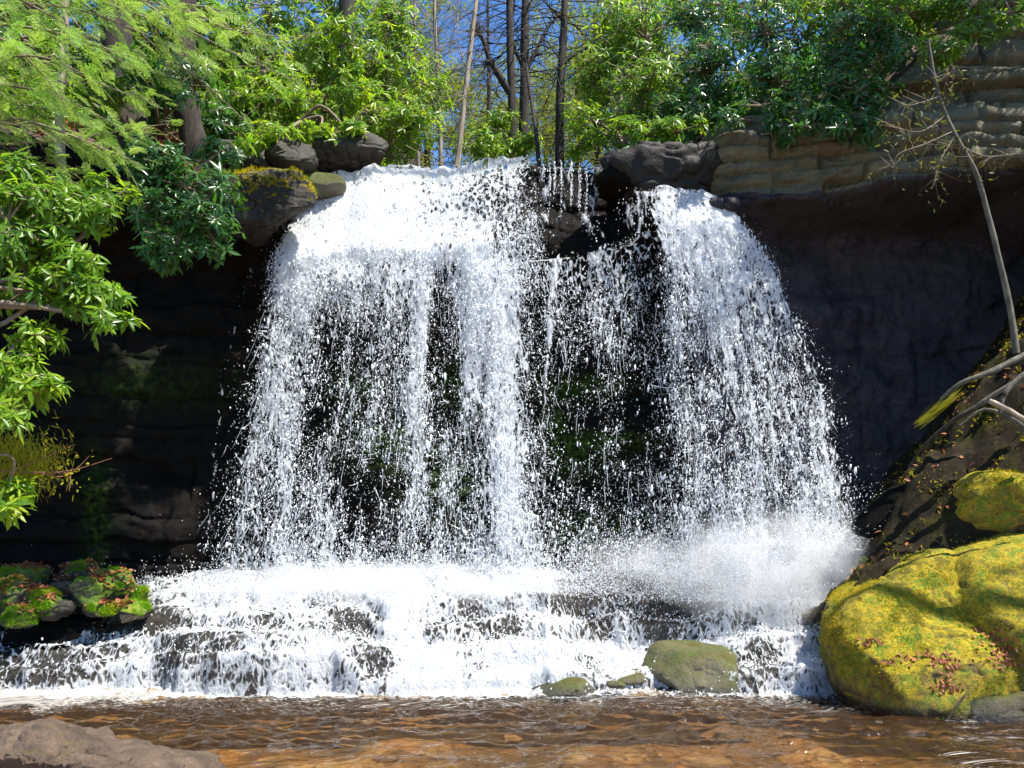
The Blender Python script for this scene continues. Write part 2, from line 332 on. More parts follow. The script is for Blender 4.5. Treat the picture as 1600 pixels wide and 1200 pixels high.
def pool_mat():
    m, nt = new_mat('clear_brown_water'); vec, g = pos_scaled(nt, (1, 1, 1))
    n1 = ntex(nt, vec, 13, 4, .6, .3); n2 = ntex(nt, vec, 40, 3, .6)
    hgt = mth(nt, 'ADD', n1, mth(nt, 'MULTIPLY', n2, .3))
    b = nd(nt, 'Bump', Strength=.6, Distance=.04, Height=hgt).outputs[0]
    fr = nd(nt, 'Fresnel', IOR=1.33, Normal=b)
    gl = nd(nt, 'BsdfGlossy', Roughness=.04, Normal=b); t0 = nd(nt, 'BsdfTransparent', Color=(.93, .80, .60, 1)); di = nd(nt, 'BsdfDiffuse', Color=(.22, .12, .055, 1), Normal=b); tr = nd(nt, 'MixShader', i0=.10, i1=t0.outputs[0], i2=di.outputs[0])
    out(nt, nd(nt, 'MixShader', i0=fr.outputs[0], i1=tr.outputs[0], i2=gl.outputs[0]).outputs[0]); return m
M['pool'] = pool_mat()
def bed_mat():
    m, nt = new_mat('pool_bed'); vec, g = pos_scaled(nt, (1, 1, 1))
    vo = nd(nt, 'TexVoronoi', Vector=vec, Scale=3.2, Randomness=1.0)
    n = ntex(nt, vec, 6, 6, .7); n2 = ntex(nt, vec, .9, 3, .5)
    c = ramp(nt, vo.outputs['Color'], [(.2, (.12, .065, .025)), (.45, (.40, .21, .065)), (.65, (.46, .25, .09)), (.8, (.52, .38, .18))])
    c = mixc(nt, n, c, (.05, .03, .015)); c = mixc(nt, ramp(nt, n2, [(.4, 0.0), (.62, .8)]), c, (.04, .035, .015))
    b = nd(nt, 'Bump', Strength=.8, Distance=.1, Height=n).outputs[0]
    out(nt, nd(nt, 'BsdfPrincipled', Base_Color=c, Roughness=.7, Normal=b).outputs[0]); return m
M['bed'] = bed_mat()

# ------------------------------------------------------------------ cliff, hillside
def X12(px, y=12.): return (px-800)/F*y
LX = [-30, -9, -6.9, -4.2, -3.9, -2.95, -2.75, -2.2, -1.5, -.4, .3, .5, 1.2, 1.42, 1.62, 2.3, 2.45, 2.7, 3.2, 4.2, 5.0, 5.6, 6.3, 7.2, 9, 30]
LZ = [9, 7.4, 6.6, 6.3, 6.35, 6.15, 6.30, 6.60, 6.62, 6.80, 6.90, 6.94, 6.84, 6.5, 6.3, 6.6, 6.95, 7.15, 7.25, 7.2, 7.5, 8.1, 8.8, 9.6, 10, 11]
def lip_z(x): return np.interp(x, LX, LZ)
def blocky(x, z, seed, hz=.21, wx=.85, vj=.05):
    zz = z/hz+.8*noise(x*.35, z*.25, 0, seed)+.7*noise(x*.2, z*2.2, 7, seed)+.14*noise(x*2.1, z, 3, seed)
    k = np.floor(zz); fz = zz-k
    bx = x/(wx*(1+.5*_h(k, k*0, k*0, seed+1)))+5*_h(k, k*0+1, k*0, seed+2); kb = np.floor(bx); fb = bx-kb
    o = .09*_h(k, k*0+7, k*0, seed+3)+.06*_h(k, kb, k*0, seed+4)
    gap = np.maximum(np.exp(-(np.minimum(fz, 1-fz)/.10)**2)*.05, np.exp(-(np.minimum(fb, 1-fb)/.03)**2)*vj)
    return o+gap
def cliff_y(x, z):
    lz = lip_z(x)
    # recess behind the curtain, standing back under the ledges
    rec = 12.75+.2*np.cos(x*.4)+np.where(x > 3.2, .25*np.minimum(x-3.2, 2), 0)-np.where(x < -3.2, np.minimum(-3.2-x, 4)*.28, 0)
    # falls: stepped brow
    brow = 12.85-sstep(5.0, 5.6, z)*.5+sstep(5.55, 6.9, z)*.62
    mid = sstep(-3.2, -2.7, x)*(1-sstep(1.3, 1.7, x)); y = rec*(1-mid)+np.minimum(rec, brow)*mid
    # shelf for the right curtain
    rc = sstep(1.35, 1.7, x)*(1-sstep(2.9, 3.3, x))
    y = y*(1-rc)+rc*np.where(z < 6.05, 12.7-.95*sstep(5.4, 5.95, z), 11.75+.5*sstep(6.05, 6.2, z))
    # right sandstone ledge over a dark hollow
    rl = sstep(2.55, 3.0, x)
    edge = 5.95+.25*noise(x*.8, 0, 0, 5)+.04*(x-3)
    yl = 12.0-.2*(x-2.5)+.28*np.maximum(z-7.1, 0)
    y = y+(yl-y)*rl*sstep(edge-.32, edge+.02, z)**2
    # left: overhanging mossy brow over a dark hollow
    ll = 1-sstep(-4.2, -2.9, x)
    y = y-ll*sstep(5.3, 6.0, z)*1.05
    # layered lower benches on the left
    y = y-(1-sstep(-4.6, -4.0, x))*(.25*(1-sstep(2.2, 2.5, z))+.15*(1-sstep(3.9, 4.2, z)))
    return y
def build_cliff():
    xs = np.concatenate([np.linspace(-14, -7.6, 60), np.linspace(-7.5, 8.2, 700), np.linspace(8.3, 18, 60)])
    v = np.linspace(0, 1, 300); X = xs[:, None]*np.ones_like(v); lz = lip_z(X); Z = -.6+v[None]*(lz+.6)
    right = sstep(2.4, 2.8, X)
    rl_ = right*sstep(5.7, 6.0, Z); bl = blocky(X, Z, 3, .19, .95, .05)*rl_*1.9+blocky(X, Z, 4, .5, 2.2)*right*(1-rl_)*.7+blocky(X, Z, 4, .42, 1.6)*(1-right)*.9
    fall = sstep(-3.2, -2.7, X)*(1-right)
    Y = cliff_y(X, Z)+bl+.10*fbm(X*.9, Z*.9, 0, 5, 9)+.03*fbm(X*6, Z*6, 0, 3, 29)
    Y += .10*(1-right)*noise(X*.7, Z*2.2, 0, 77)+rl_*(.06*fbm(X*2.5, Z*4, 0, 4, 78))
    V = np.stack([X, Y, Z], -1)
    PX = 800+X/Y*F; PY = HZ-(Z-H)/Y*F; mp = 0
    for (a, b, ra, rb, w) in [(905, 605, 60, 16, .8), (865, 660, 20, 30, .8), (930, 690, 70, 14, 1), (900, 720, 50, 30, .5), (930, 835, 90, 30, .9), (560, 610, 40, 25, .6), (720, 600, 40, 30, .7), (590, 690, 60, 40, .6), (700, 760, 60, 60, .4), (540, 460, 40, 20, .6), (150, 800, 22, 90, .5), (230, 600, 120, 40, .25), (1430, 500, 160, 120, .15)]:
        mp = mp+w*np.exp(-((PX-a)/ra)**2-((PY-b)/rb)**2)
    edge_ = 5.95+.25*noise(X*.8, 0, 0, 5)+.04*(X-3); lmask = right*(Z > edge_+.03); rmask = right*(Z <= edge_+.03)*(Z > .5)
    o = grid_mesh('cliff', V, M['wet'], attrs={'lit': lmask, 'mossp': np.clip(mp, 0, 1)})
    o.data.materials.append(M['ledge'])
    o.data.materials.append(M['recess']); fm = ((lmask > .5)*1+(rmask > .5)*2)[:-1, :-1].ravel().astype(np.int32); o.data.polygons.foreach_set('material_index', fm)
    tag(o, 'dark wet layered rock cliff around and behind the waterfall with pale sandstone ledge at right', 'cliff', kind='structure')
    return V
CV = build_cliff()
def slope_at(x): 
    return .62*(1-sstep(-3.2, -1.2, x))+.03+.5*sstep(1.4, 3.2, x)
def ground_z(x, y):
    l = lip_y(x); d = np.maximum(y-l, 0); w = np.minimum(d*.10, 2.0)
    xs = np.where(x > .0, x-w, x+w)
    s = slope_at(np.where(np.abs(x) < w, 0.0, xs))
    return lip_z(x)*np.exp(-d*.05)+(1-np.exp(-d*.05))*7.0+s*np.minimum(d, 30)*.8
def lip_y(x):
    return np.interp(x, CV[:, 0, 0], CV[:, -1, 1])
def build_hill():
    xs = np.concatenate([np.linspace(-60, -9, 40), np.linspace(-8.8, 9, 220), np.linspace(9.3, 60, 40)])
    d = np.concatenate([np.linspace(0, 6, 110), np.linspace(6.2, 70, 70)])
    X = xs[:, None]*np.ones_like(d); D = np.ones_like(xs)[:, None]*d; Y = lip_y(X)+D+.02
    Z = ground_z(X, Y)+np.minimum(D*.3, 1)*(.18*fbm(X*.7, Y*.7, 0, 4, 41))-.02
    o = grid_mesh('hillside', np.stack([X, Y, Z], -1), M['litter_ground'])
    tag(o, 'steep wooded ground strewn with dead leaves above the falls', 'ground', kind='structure')
build_hill()

# ------------------------------------------------------------------ stream bed of the cascade and its water
KX = [-9, -6.4, -4.7, -4.1, -1.9, -1.5, .4, .9, 2.1, 2.6, 3.4, 6]
KY = [[9.2, 9.6, 10.1, 10.6, 11.2], [9.2, 9.6, 10.1, 10.6, 11.2], [9.1, 9.5, 10.0, 10.6, 11.2], [9.3, 9.75, 10.2, 10.9, 11.4], [9.35, 9.55, 10.3, 10.9, 11.4],
      [9.25, 9.6, 10.1, 10.55, 11.1], [9.25, 9.65, 10.1, 10.6, 11.1], [9.5, 10.2, 10.7, 11.1, 11.5], [9.45, 10.2, 10.65, 11.1, 11.5], [9.25, 9.9, 10.4, 10.9, 11.3], [9.2, 9.8, 10.3, 10.8, 11.2], [9.2, 9.8, 10.3, 10.8, 11.2]]
KZ = [[.15, .3, .5, .7, .95], [.15, .3, .5, .68, .9], [.17, .33, .52, .7, .9], [.28, .5, .66, .84, .98], [.42, .56, .70, .86, 1.0],
      [.16, .36, .58, .80, 1.0], [.16, .36, .58, .80, 1.0], [.09, .2, .5, .76, .97], [.09, .2, .5, .78, 1.0], [.2, .42, .72, 1.02, 1.28], [.25, .5, .8, 1.1, 1.35], [.25, .5, .8, 1.1, 1.35]]
KY, KZ = np.array(KY), np.array(KZ)
def bed_z(x, y, sharp=1.0):
    yy = y+.20*noise(x*.75, y*.3, 0, 60)+.16*noise(x*1.5, y*.6, 0, 61)+.07*noise(x*3.7, y*1.5, 0, 62)+.03*noise(x*9, y*5, 0, 63)
    z = np.full(np.shape(x), -.35) if np.ndim(x) else -.35
    prev = np.full(np.shape(x), -.35)
    for k in range(5):
        yk = np.interp(x, KX, KY[:, k])+.10*noise(x*.8, k*3.3, 0, 64); zk = np.interp(x, KX, KZ[:, k])
        z = z+(zk-prev)*sstep(yk-.10/sharp, yk+.07/sharp, yy); prev = zk
    z = z+.05*(y-9.2)*.3
    return z+.045*fbm(x*2.2, y*2.2, 0, 4, 66)+.05*np.maximum(0, fbm(x*4.5, y*4.5, 0, 2, 67))
def build_stream():
    xs = np.linspace(-9, 6.2, 620); ys = np.linspace(8.7, 13.2, 230)
    X, Y = np.meshgrid(xs, ys, indexing='ij'); Z = bed_z(X, Y)+.025*blocky(X, Y, 8, .3, .7)*4*.3
    o = grid_mesh('stream_bed', np.stack([X, Y, Z], -1), M['bedrock'])
    tag(o, 'dark stepped rock shelves under the cascade below the falls', 'stream bed', kind='structure')
    cols = [-60, 0, 100, 200, 300, 400, 500, 560, 640, 720, 800, 880, 960, 1040, 1120, 1200, 1260, 1340]
    rows = [885, 905, 940, 970, 1000, 1030, 1060, 1090]
    tab = [[0, 0, 0, .05, .5, .95, .95, .95, .95, .95, .95, .8, .6, .5, .8, .95, .9, .9],
           [0, 0, 0, .1, .6, .97, .97, .97, .97, .97, .92, .65, .45, .4, .75, .95, .95, .95],
           [.0, .0, .0, .12, .8, .95, .85, .92, .95, .75, .8, .8, .5, .45, .8, .95, .95, .9],
           [.05, .03, .08, .25, .5, .66, .55, .5, .85, .65, .72, .82, .5, .5, .8, .8, .7, .7],
           [.4, .35, .5, .75, .52, .6, .55, .6, .92, .72, .85, .85, .75, .75, .85, .75, .8, .8],
           [.5, .5, .7, .68, .72, .56, .52, .52, .92, .85, .82, .92, .85, .75, .7, .75, .85, .8],
           [.5, .5, .65, .7, .72, .58, .52, .55, .92, .88, .92, .95, .75, .65, .65, .85, .85, .8],
           [.8, .85, .9, .92, .95, .95, .95, .95, .97, .97, .97, .92, .7, .65, .75, .85, .8, .8]]
    xs = np.linspace(-8.5, 5.6, 900); ys = np.linspace(8.95, 12.6, 420)
    X, Y = np.meshgrid(xs, ys, indexing='ij')
    Z = np.maximum(bed_z(X, Y, 1.0)+.05, .012)+.03*np.abs(noise(X*7, Y*7, 0, 71))+.015*noise(X*18, Y*12, 0, 72)
    px = 800+X/Y*F; py = HZ-(Z-H)/Y*F
    D = bil(cols, rows, tab, px, py)-.02-.16*(px > 860)*(px < 1130)*(py < 1000)+.09*(px < 560)*(py > 985)+.26*fbm(X*2.2, Z*1.5+Y*.8, 0, 3, 73)
    D = np.where((py > 1096)|(Y < 9.05), D*.6, D)
    drop = np.gradient(Z, axis=1)/np.gradient(Y, axis=1)
    dy = np.sqrt(np.gradient(Z, axis=1)**2+np.gradient(Y, axis=1)**2); Vv = np.cumsum(dy, axis=1)
    UV = np.stack([X, Vv], -1)
    o = grid_mesh('cascade', np.stack([X, Y, Z], -1), M['cascade'], attrs={'dens': np.clip(D, 0, 1)}, uv=UV)
    tag(o, 'white foaming cascade running over the low rock steps into the brown pool', 'cascade', kind='thing')
    # splashing drops thrown up from the steps
    rng = rs(5); n = 70000
    x = rng.uniform(-7, 5, n); y = rng.uniform(9.1, 11.9, n); z = np.maximum(bed_z(x, y)+.05, 0)
    px = 800+x/y*F; py = HZ-(z-H)/y*F
    d = bil(cols, rows, tab, px, py); hi = sstep(10.6, 11.6, y)
    keep = rng.rand(n) < d**1.5*(.35+.65*hi)*(.35+.65*sstep(-4.5, -2.5, x)); x, y, z, hi = x[keep], y[keep], z[keep], hi[keep]
    z = z+rng.exponential(.03+.10*hi)*1.0
    s = np.minimum(rng.lognormal(math.log(.0062), .45, len(x)), .012)
    a, b = blobs(np.stack([x, y, z], -1), s, rng.uniform(.8, 1.8, len(x)), rng)
    o = mesh('splash', a, b, M['drops']); tag(o, 'white splashing drops thrown up over the cascade steps', 'splash', kind='stuff')
build_stream()

# ------------------------------------------------------------------ the pool
def build_pool():
    xs = np.concatenate([np.linspace(-30, -6.2, 30), np.linspace(-6, 6, 700), np.linspace(6.2, 30, 30)])
    ys = np.concatenate([np.linspace(-14, 4.4, 30), np.linspace(4.5, 9.6, 420)])
    X, Y = np.meshgrid(xs, ys, indexing='ij')
    wv = .55+.45*sstep(5, 9, Y)
    rg = lambda a, b, sd: .5-np.abs(noise(a, b, 0, sd))*1.6
    Z = wv*(.024*noise(X*1.7+.3*Y, Y*3.6, 0, 81)+.030*rg(X*2.6-.8*Y, Y*5.0+.4*X, 82)+.022*rg(X*5.5+.9*Y, Y*9.5, 83)+.012*noise(X*13, Y*22, 0, 87))
    o = grid_mesh('water', np.stack([X, Y, Z], -1), M['pool']); tag(o, 'clear brown rippled water of the pool below the falls', 'pool', kind='structure')
    xs = np.linspace(-32, 32, 220); ys = np.linspace(-16, 9.8, 160); X, Y = np.meshgrid(xs, ys, indexing='ij')
    Z = -.42+.10*fbm(X*1.1, Y*1.1, 0, 4, 85)+.05*np.abs(fbm(X*2.4, Y*2.4, 0, 3, 86))
    o = grid_mesh('pool_bed', np.stack([X, Y, Z], -1), M['bed']); tag(o, 'orange brown stony bed seen through the pool water', 'pool bed', kind='structure')
    # foam drifting at the foot of the cascade and in streaks at the right
    xs = np.linspace(-6, 5, 500); ys = np.linspace(6.2, 9.5, 200); X, Y = np.meshgrid(xs, ys, indexing='ij')
    px = 800+X/Y*F; py = HZ+H/Y*F
    D = .78*(1-sstep(1082, 1116, py+26*noise(X*1.3, Y*1.3, 0, 91)+10*noise(X*4, Y*4, 0, 95)+np.where(px > 900, 12, 0)))
    D = np.maximum(D, .46*sstep(1390, 1500, px)*sstep(1105, 1130, py)*(.7+.5*noise(X*3+Y*4, Y*9-X*2, 0, 92)))
    D = np.maximum(D, .46*(1-sstep(1092, 1150, py))+.1*noise(X*4, Y*6, 0, 94)*(py < 1150))
    Z = .024+.016*noise(X*3, Y*6, 0, 93)
    sw = np.stack([X*1.0+.35*np.sin(Y*5+X*2)+.3*Y, Y+.2*np.sin(X*3)], -1)
    o = grid_mesh('foam', np.stack([X, Y, Z], -1), M['foam'], attrs={'dens': np.clip(D, 0, 1)}, uv=sw)
    tag(o, 'thin white foam drifting on the brown pool at the foot of the cascade', 'foam', kind='stuff')
build_pool()

# ------------------------------------------------------------------ the falls
LC = [340, 360, 400, 440, 480, 520, 560, 600, 640, 660, 680, 720, 760, 800, 840, 860, 890]
LR = [250, 290, 330, 380, 440, 500, 580, 660, 740, 820, 890]
LT = [[.5, .5, .7, .8, .85, .88, .92, .95, .9, .88, .8, .72, .72, .8, .5, .3, .1],
      [.5, .5, .7, .9, .95, .95, .95, .92, .85, .78, .75, .65, .66, .68, .45, .2, .1],
      [.5, .5, .8, .92, .96, .96, .96, .92, .82, .85, .78, .66, .56, .50, .35, .2, .1],
      [.3, .4, .6, .92, .96, .90, .92, .96, .9, .85, .86, .92, .62, .55, .45, .35, .25],
      [.1, .15, .42, .8, .82, .66, .6, .58, .72, .74, .5, .88, .95, .62, .42, .40, .2],
      [.1, .2, .5, .62, .58, .48, .42, .42, .66, .72, .44, .62, .97, .80, .32, .36, .1],
      [.2, .3, .5, .62, .52, .42, .38, .38, .6, .72, .40, .42, .85, .84, .30, .28, .05],
      [.3, .42, .55, .55, .46, .40, .40, .42, .58, .70, .40, .38, .66, .9, .34, .25, .05],
      [.4, .48, .58, .52, .42, .38, .40, .40, .5, .68, .40, .38, .52, .92, .38, .22, .05],
      [.42, .5, .56, .52, .44, .40, .42, .42, .5, .56, .42, .42, .46, .86, .40, .22, .08],
      [.5, .58, .62, .56, .5, .46, .48, .48, .55, .6, .5, .5, .55, .82, .5, .35, .2]]
RC = [940, 980, 1010, 1040, 1080, 1120, 1160, 1200, 1240, 1280, 1320, 1350]
RR = [290, 330, 380, 440, 520, 600, 680, 760, 850]
RT = [[.1, .5, .5, .7, .9, .85, .8, .6, .5, .4, .3, .2],
      [.1, .4, .42, .75, .9, .92, .86, .76, .5, .4, .3, .2],
      [.1, .28, .3, .66, .8, .84, .8, .68, .5, .4, .3, .2],
      [.1, .2, .25, .48, .64, .72, .7, .62, .46, .4, .3, .2],
      [.14, .16, .2, .38, .52, .60, .60, .58, .52, .4, .3, .2],
      [.14, .16, .2, .34, .46, .52, .52, .52, .56, .46, .3, .2],
      [.14, .16, .2, .32, .44, .5, .5, .48, .54, .54, .4, .2],
      [.16, .18, .22, .34, .46, .52, .54, .5, .52, .58, .54, .3],
      [.24, .24, .28, .42, .54, .6, .62, .6, .6, .6, .6, .4]]
LEFT = dict(L=([255, 300, 350, 400, 550, 700, 900], [500, 474, 452, 430, 402, 372, 345]), R=([240, 400, 900], [842, 868, 872]),
            lip=([480, 530, 600, 690, 760, 842], [302, 272, 259, 264, 250, 239]), bot=890, tab=(LC, LR, LT))
RIGHT = dict(L=([290, 340, 400, 600, 850], [984, 1018, 1035, 1046, 1046]), R=([290, 318, 370, 400, 480, 560, 660, 760, 850], [1122, 1142, 1180, 1202, 1238, 1272, 1302, 1322, 1338]),
             lip=([984, 1040, 1090, 1142], [296, 294, 300, 319]), bot=850, tab=(RC, RR, RT))
MIDDLE = dict(L=([400, 890], [846, 850]), R=([370, 600, 890], [1050, 1070, 1076]), lip=([846, 900, 960, 1050], [412, 402, 380, 366]), bot=890,
              tab=([850, 880, 910, 940, 970, 1000, 1030, 1070], [370, 420, 480, 560, 680, 780, 890],
                   [[.5, .6, .4, .62, .55, .55, .45, .4], [.58, .6, .46, .66, .58, .46, .42, .46], [.50, .46, .40, .56, .52, .38, .36, .42], [.36, .30, .26, .34, .30, .27, .33, .40],
                    [.32, .27, .24, .25, .25, .25, .30, .37], [.32, .27, .25, .26, .26, .26, .30, .37], [.5, .45, .42, .42, .42, .42, .45, .45]]))
def fall_px(D, s, r):
    px0 = D['L'][1][0]+(D['R'][1][0]-D['L'][1][0])*s
    lip = np.interp(px0, *D['lip']); py = lip+(D['bot']-lip)*r
    px = np.interp(py, *D['L'])*(1-s)+np.interp(py, *D['R'])*s
    return px, py, lip
def fall_y(D, px, py, lip):
    if D is MIDDLE:
        q = (py-lip); return 11.85-.3*sstep(0, 480, q)
    if D is LEFT:
        q = (py-lip); return 12.58-.95*sstep(0, 150, q)+.05*np.sin(q*.09)*(1-sstep(120, 200, q))-.35*sstep(150, 640, q)
    q = (py-lip); return 11.78-.2*sstep(0, 60, q)-.45*sstep(0, 550, q)
def world_px(px, py, y): return np.stack([(px-800)/F*y, y, H-(py-HZ)/F*y], -1)
def build_fall(D, root, layers, ndrops, seed, smul=1.0, dmul=1.0):
    for k in range(layers):
        ns, nr = 220, 240
        s, r = np.meshgrid(np.linspace(0, 1, ns), np.linspace(0, 1, nr), indexing='ij')
        px, py, lip = fall_px(D, s, r)
        y = fall_y(D, px, py, lip)+k*.10
        V = world_px(px, py, y)
        q = sstep(0, 60, py-lip)
        V[..., 1] -= .07*fbm(V[..., 0]*2.6, V[..., 2]*1.3, k*7.7, 4, seed)*(.6+.4*q)
        V[..., 2] += (1-q)*.05*fbm(V[..., 0]*4, V[..., 2]*4, k, 3, seed+2)
        dn = bil(*D['tab'], px, py)
        dn = dn*(1.0-.18*k)-.03-.07*sstep(.25, .5, r)*(dn < .85)+.12*fbm(V[..., 0]*3.5, V[..., 2]*.9, k*3, 3, seed+1)+.14*noise(s*38+1.5*noise(s*9, r*4, 0, seed), r*2.2, 3.3, seed+8)*sstep(40, 130, py-lip)
        edge = np.minimum(s, 1-s)*25; dn = dn*(.45+.55*np.clip(edge, 0, 1))
        fallv = np.cumsum(np.abs(np.gradient(V[..., 2], axis=1)), axis=1)
        fl = 1.0/(1.0+.10*fallv)
        UV = np.stack([V[..., 0]+k*13.7+seed, V[..., 2]*fl+k*5.1], -1)
        grid_mesh('curtain' if k == 0 else 'inner_curtain', V, M['curtain'], parent=root, attrs={'dens': np.clip(dn, 0, 1)}, uv=UV)
    rng = rs(seed); n = ndrops*4
    s = rng.rand(n); r = rng.rand(n)**.85
    px, py, lip = fall_px(D, s, r)
    dn = bil(*D['tab'], px, py)
    y = fall_y(D, px, py, lip)
    X, Zz = (px-800)/F*y, H-(py-HZ)/F*y
    cl = .42+.55*noise(X*5, Zz*2.2, y, seed+5)+.5*noise(X*14, Zz*8, y, seed+6)+.5*noise(X*30, Zz*20, y, seed+7)
    cl = cl+.40*noise(s*38+1.5*noise(s*9, r*4, 0, seed), r*2.2, 3.3, seed+8)+.25*noise(s*90, r*4, 1.3, seed+9)
    keep = rng.rand(n) < np.clip(np.clip(dn-.15, 0, 1)**1.35*cl*dmul, 0, 1)*sstep(20, 120, py-lip); px, py, y, dn, r, s = [a[keep] for a in (px, py, y, dn, r, s)]
    m = len(px); sp = sstep(0, 1, r)
    y = y+rng.normal(0, .05+.14*sp, m); eg = np.exp(-np.minimum(s, 1-s)*14)
    px = px+rng.normal(0, 1, m)*(3+22*eg*sp); py = np.minimum(py+rng.normal(0, 4, m), D['bot']+12)
    pos = world_px(px, py, y)
    big = rng.rand(m) < .07
    size = np.where(big, np.minimum(rng.lognormal(math.log(.0105), .35, m), .018), np.minimum(rng.lognormal(math.log(.0050), .45, m), .013))*smul
    st = rng.uniform(.8, 1.8, m)+1.6*(rng.rand(m) < .35)
    parts = [blobs(pos[~big], size[~big], st[~big], rng), blobs(pos[big], size[big], st[big]*.9, rng, 'ico', .5)]
    mesh('drops', *merge(parts), M['drops'], parent=root)['kind'] = 'stuff'
    # very fine drops filling the air round the curtain
    k = m*2; idx = rng.randint(0, m, k); fp = pos[idx]+rng.normal(0, 1, (k, 3))*[.06, .08, .07]
    mesh('fine_drops', *blobs(fp, rng.lognormal(math.log(.0030), .35, k), rng.uniform(.9, 1.8, k), rng, 'tet', .2), M['drops'], parent=root)['kind'] = 'stuff'
    # curling strings of water torn from the curtain
    k = m//40; idx = rng.choice(m, k, replace=False); g = Geo()
    base = pos[idx]; dirs = unit(rng.normal(0, 1, (k, 3))*[1, .5, 1.1])
    Ls = rng.uniform(.03, .11, k); bend = unit(rng.normal(0, 1, (k, 3)))*1.6
    prev = base; rad = rng.uniform(.004, .009, k)
    for j in range(5):
        t = (j+1)/5.; cur = base+dirs*(Ls*t)[:, None]+bend*(Ls*.5*t*t)[:, None]
        g.segs(prev, cur, rad*(1-.15*j), rad*(1-.15*(j+1)), 4); prev = cur
    k = m//22; idx = rng.choice(m, k, replace=False); prev = pos[idx]; rad = rng.uniform(.0022, .0055, k); Ls = rng.uniform(.08, .34, k)
    drift = (px[idx]-(D['L'][1][0]+D['R'][1][0])/2)/900.
    for j in range(6):
        cur = prev+np.stack([drift*Ls*.25+rng.normal(0, .006, k), rng.normal(0, .005, k), -Ls/6], -1); g.segs(prev, cur, rad*(1-abs(j-2.5)/4), rad*(1-abs(j-1.5)/4), 3); prev = cur
    g.out('strings', M['drops'], root)['kind'] = 'stuff'
LF = thing('waterfall', 'broad white main waterfall pouring from the high left lip with a dense central jet', 'waterfall', P(640, 890, 11.3))
build_fall(LEFT, LF, 2, 60000, 101)
RF = thing('waterfall', 'narrower bluish white waterfall curving outwards at right below the sandstone ledge', 'waterfall', P(1190, 850, 11.2))
build_fall(RIGHT, RF, 2, 26000, 202)
MF = thing('waterfall', 'sparse veil of falling drops over the mossy rock between the two main falls', 'waterfall', P(950, 890, 11.4))
build_fall(MIDDLE, MF, 1, 30000, 303)
def trickle(label, pts, wpx, dens, seed, group=None):
    """a thin vein of water down the dark rock; pts in photo pixels with depth"""
    p = np.array([P(*q) for q in pts]); path = smooth_path(p, 40); root = thing('trickle', label, 'trickle', path[-1], group)
    n = len(path); t = np.linspace(0, 1, n); u = np.linspace(-1, 1, 9)
    w = np.interp(t, np.linspace(0, 1, len(wpx)), wpx)/F*12/2
    V = path[:, None]+np.stack([u[None]*w[:, None], -.03*(1-u[None]**2)*np.ones((n, 1)), 0*u[None]*w[:, None]], -1)
    V[..., 0] += .015*fbm(V[..., 2]*5, V[..., 0]*2, seed, 3, seed)
    L = np.concatenate([[0], np.cumsum(np.linalg.norm(np.diff(path, axis=0), axis=1))])
    dn = np.interp(t, np.linspace(0, 1, len(dens)), dens)[:, None]*(1-.35*u[None]**2)
    grid_mesh('vein', V, M['crest'], parent=root, attrs={'dens': np.clip(dn, 0, 1)}, uv=np.stack([V[..., 0]+seed, L[:, None]*.6+0*u[None]], -1))
    rng = rs(seed); k = 160; i = rng.randint(2, n, k); pos = path[i]+np.stack([rng.normal(0, 1, k)*w[i]*.8, -.04-rng.rand(k)*.1, rng.normal(0, .03, k)], -1)
    kp = rng.rand(k) < dn[i, 4]; mesh('drops', *blobs(pos[kp], rng.lognormal(math.log(.0045), .4, kp.sum()), rng.uniform(1, 2, kp.sum()), rng), M['drops'], parent=root)['kind'] = 'stuff'
TG = 'thin trickles down the dark rock between the two falls'
trickle('straight thread of water dropping just right of the main white crest', [(850, 250, 12.3), (850, 300, 12.2), (848, 370, 12.0)], [8, 12, 16], [.6, .5, .5], 301, TG)
trickle('long broken thread of water hanging right of the central jet', [(868, 405, 11.9), (862, 480, 11.7), (852, 600, 11.6), (850, 720, 11.5), (846, 860, 11.4)], [22, 11, 7, 7, 7], [.68, .6, .55, .5, .4], 302, TG)
trickle('narrow veil sliding from the notch below the mossy boulder', [(932, 262, 12.25), (930, 290, 12.25), (918, 340, 12.0), (930, 372, 11.95)], [34, 22, 20, 36], [.58, .52, .5, .46], 303, TG)
trickle('twin dripping strands below the middle ledge', [(935, 395, 12.0), (928, 440, 11.9), (918, 500, 11.85), (920, 540, 11.8)], [44, 40, 30, 20], [.52, .48, .42, .3], 304, TG)
for k, (tx, ty, tb) in enumerate([(858, 249, 330), (866, 249, 310), (876, 248, 345), (892, 250, 320), (905, 252, 335), (915, 256, 345)]):
    trickle('hair thin white thread on the black rock of the notch', [(tx, ty+6, 12.2), (tx+1, (ty+tb)/2, 12.1), (tx-1, tb, 11.98)], [2.6, 2.4, 3, 2.5], [.62, .6, .58, .45], 320+k, 'hair thin threads of water on the notch rock')
trickle('bluish rivulet crossing the dark ledge left of the right fall', [(1020, 362, 11.75), (985, 378, 11.8), (930, 398, 11.9), (870, 405, 11.95), (800, 412, 11.85)], [30, 24, 22, 34, 40], [.6, .5, .42, .55, .62], 305, TG)
trickle('faint cluster of fine threads beside the main crest on black rock', [(880, 262, 12.3), (880, 300, 12.2), (885, 350, 12.1)], [34, 40, 46], [.42, .4, .36], 306, TG)
trickle('short white runnel feeding the inner edge of the right fall', [(1000, 300, 11.75), (995, 330, 11.7), (988, 365, 11.7)], [40, 50, 60], [.62, .55, .45], 307, TG)
trickle('pale seep far left on the black rock beside the main fall', [(400, 410, 11.9), (380, 470, 11.9), (352, 580, 11.8), (342, 680, 11.8), (330, 800, 11.7), (322, 890, 11.6)], [9, 6, 5, 5, 4, 3], [.3, .34, .42, .42, .4, .3], 308)
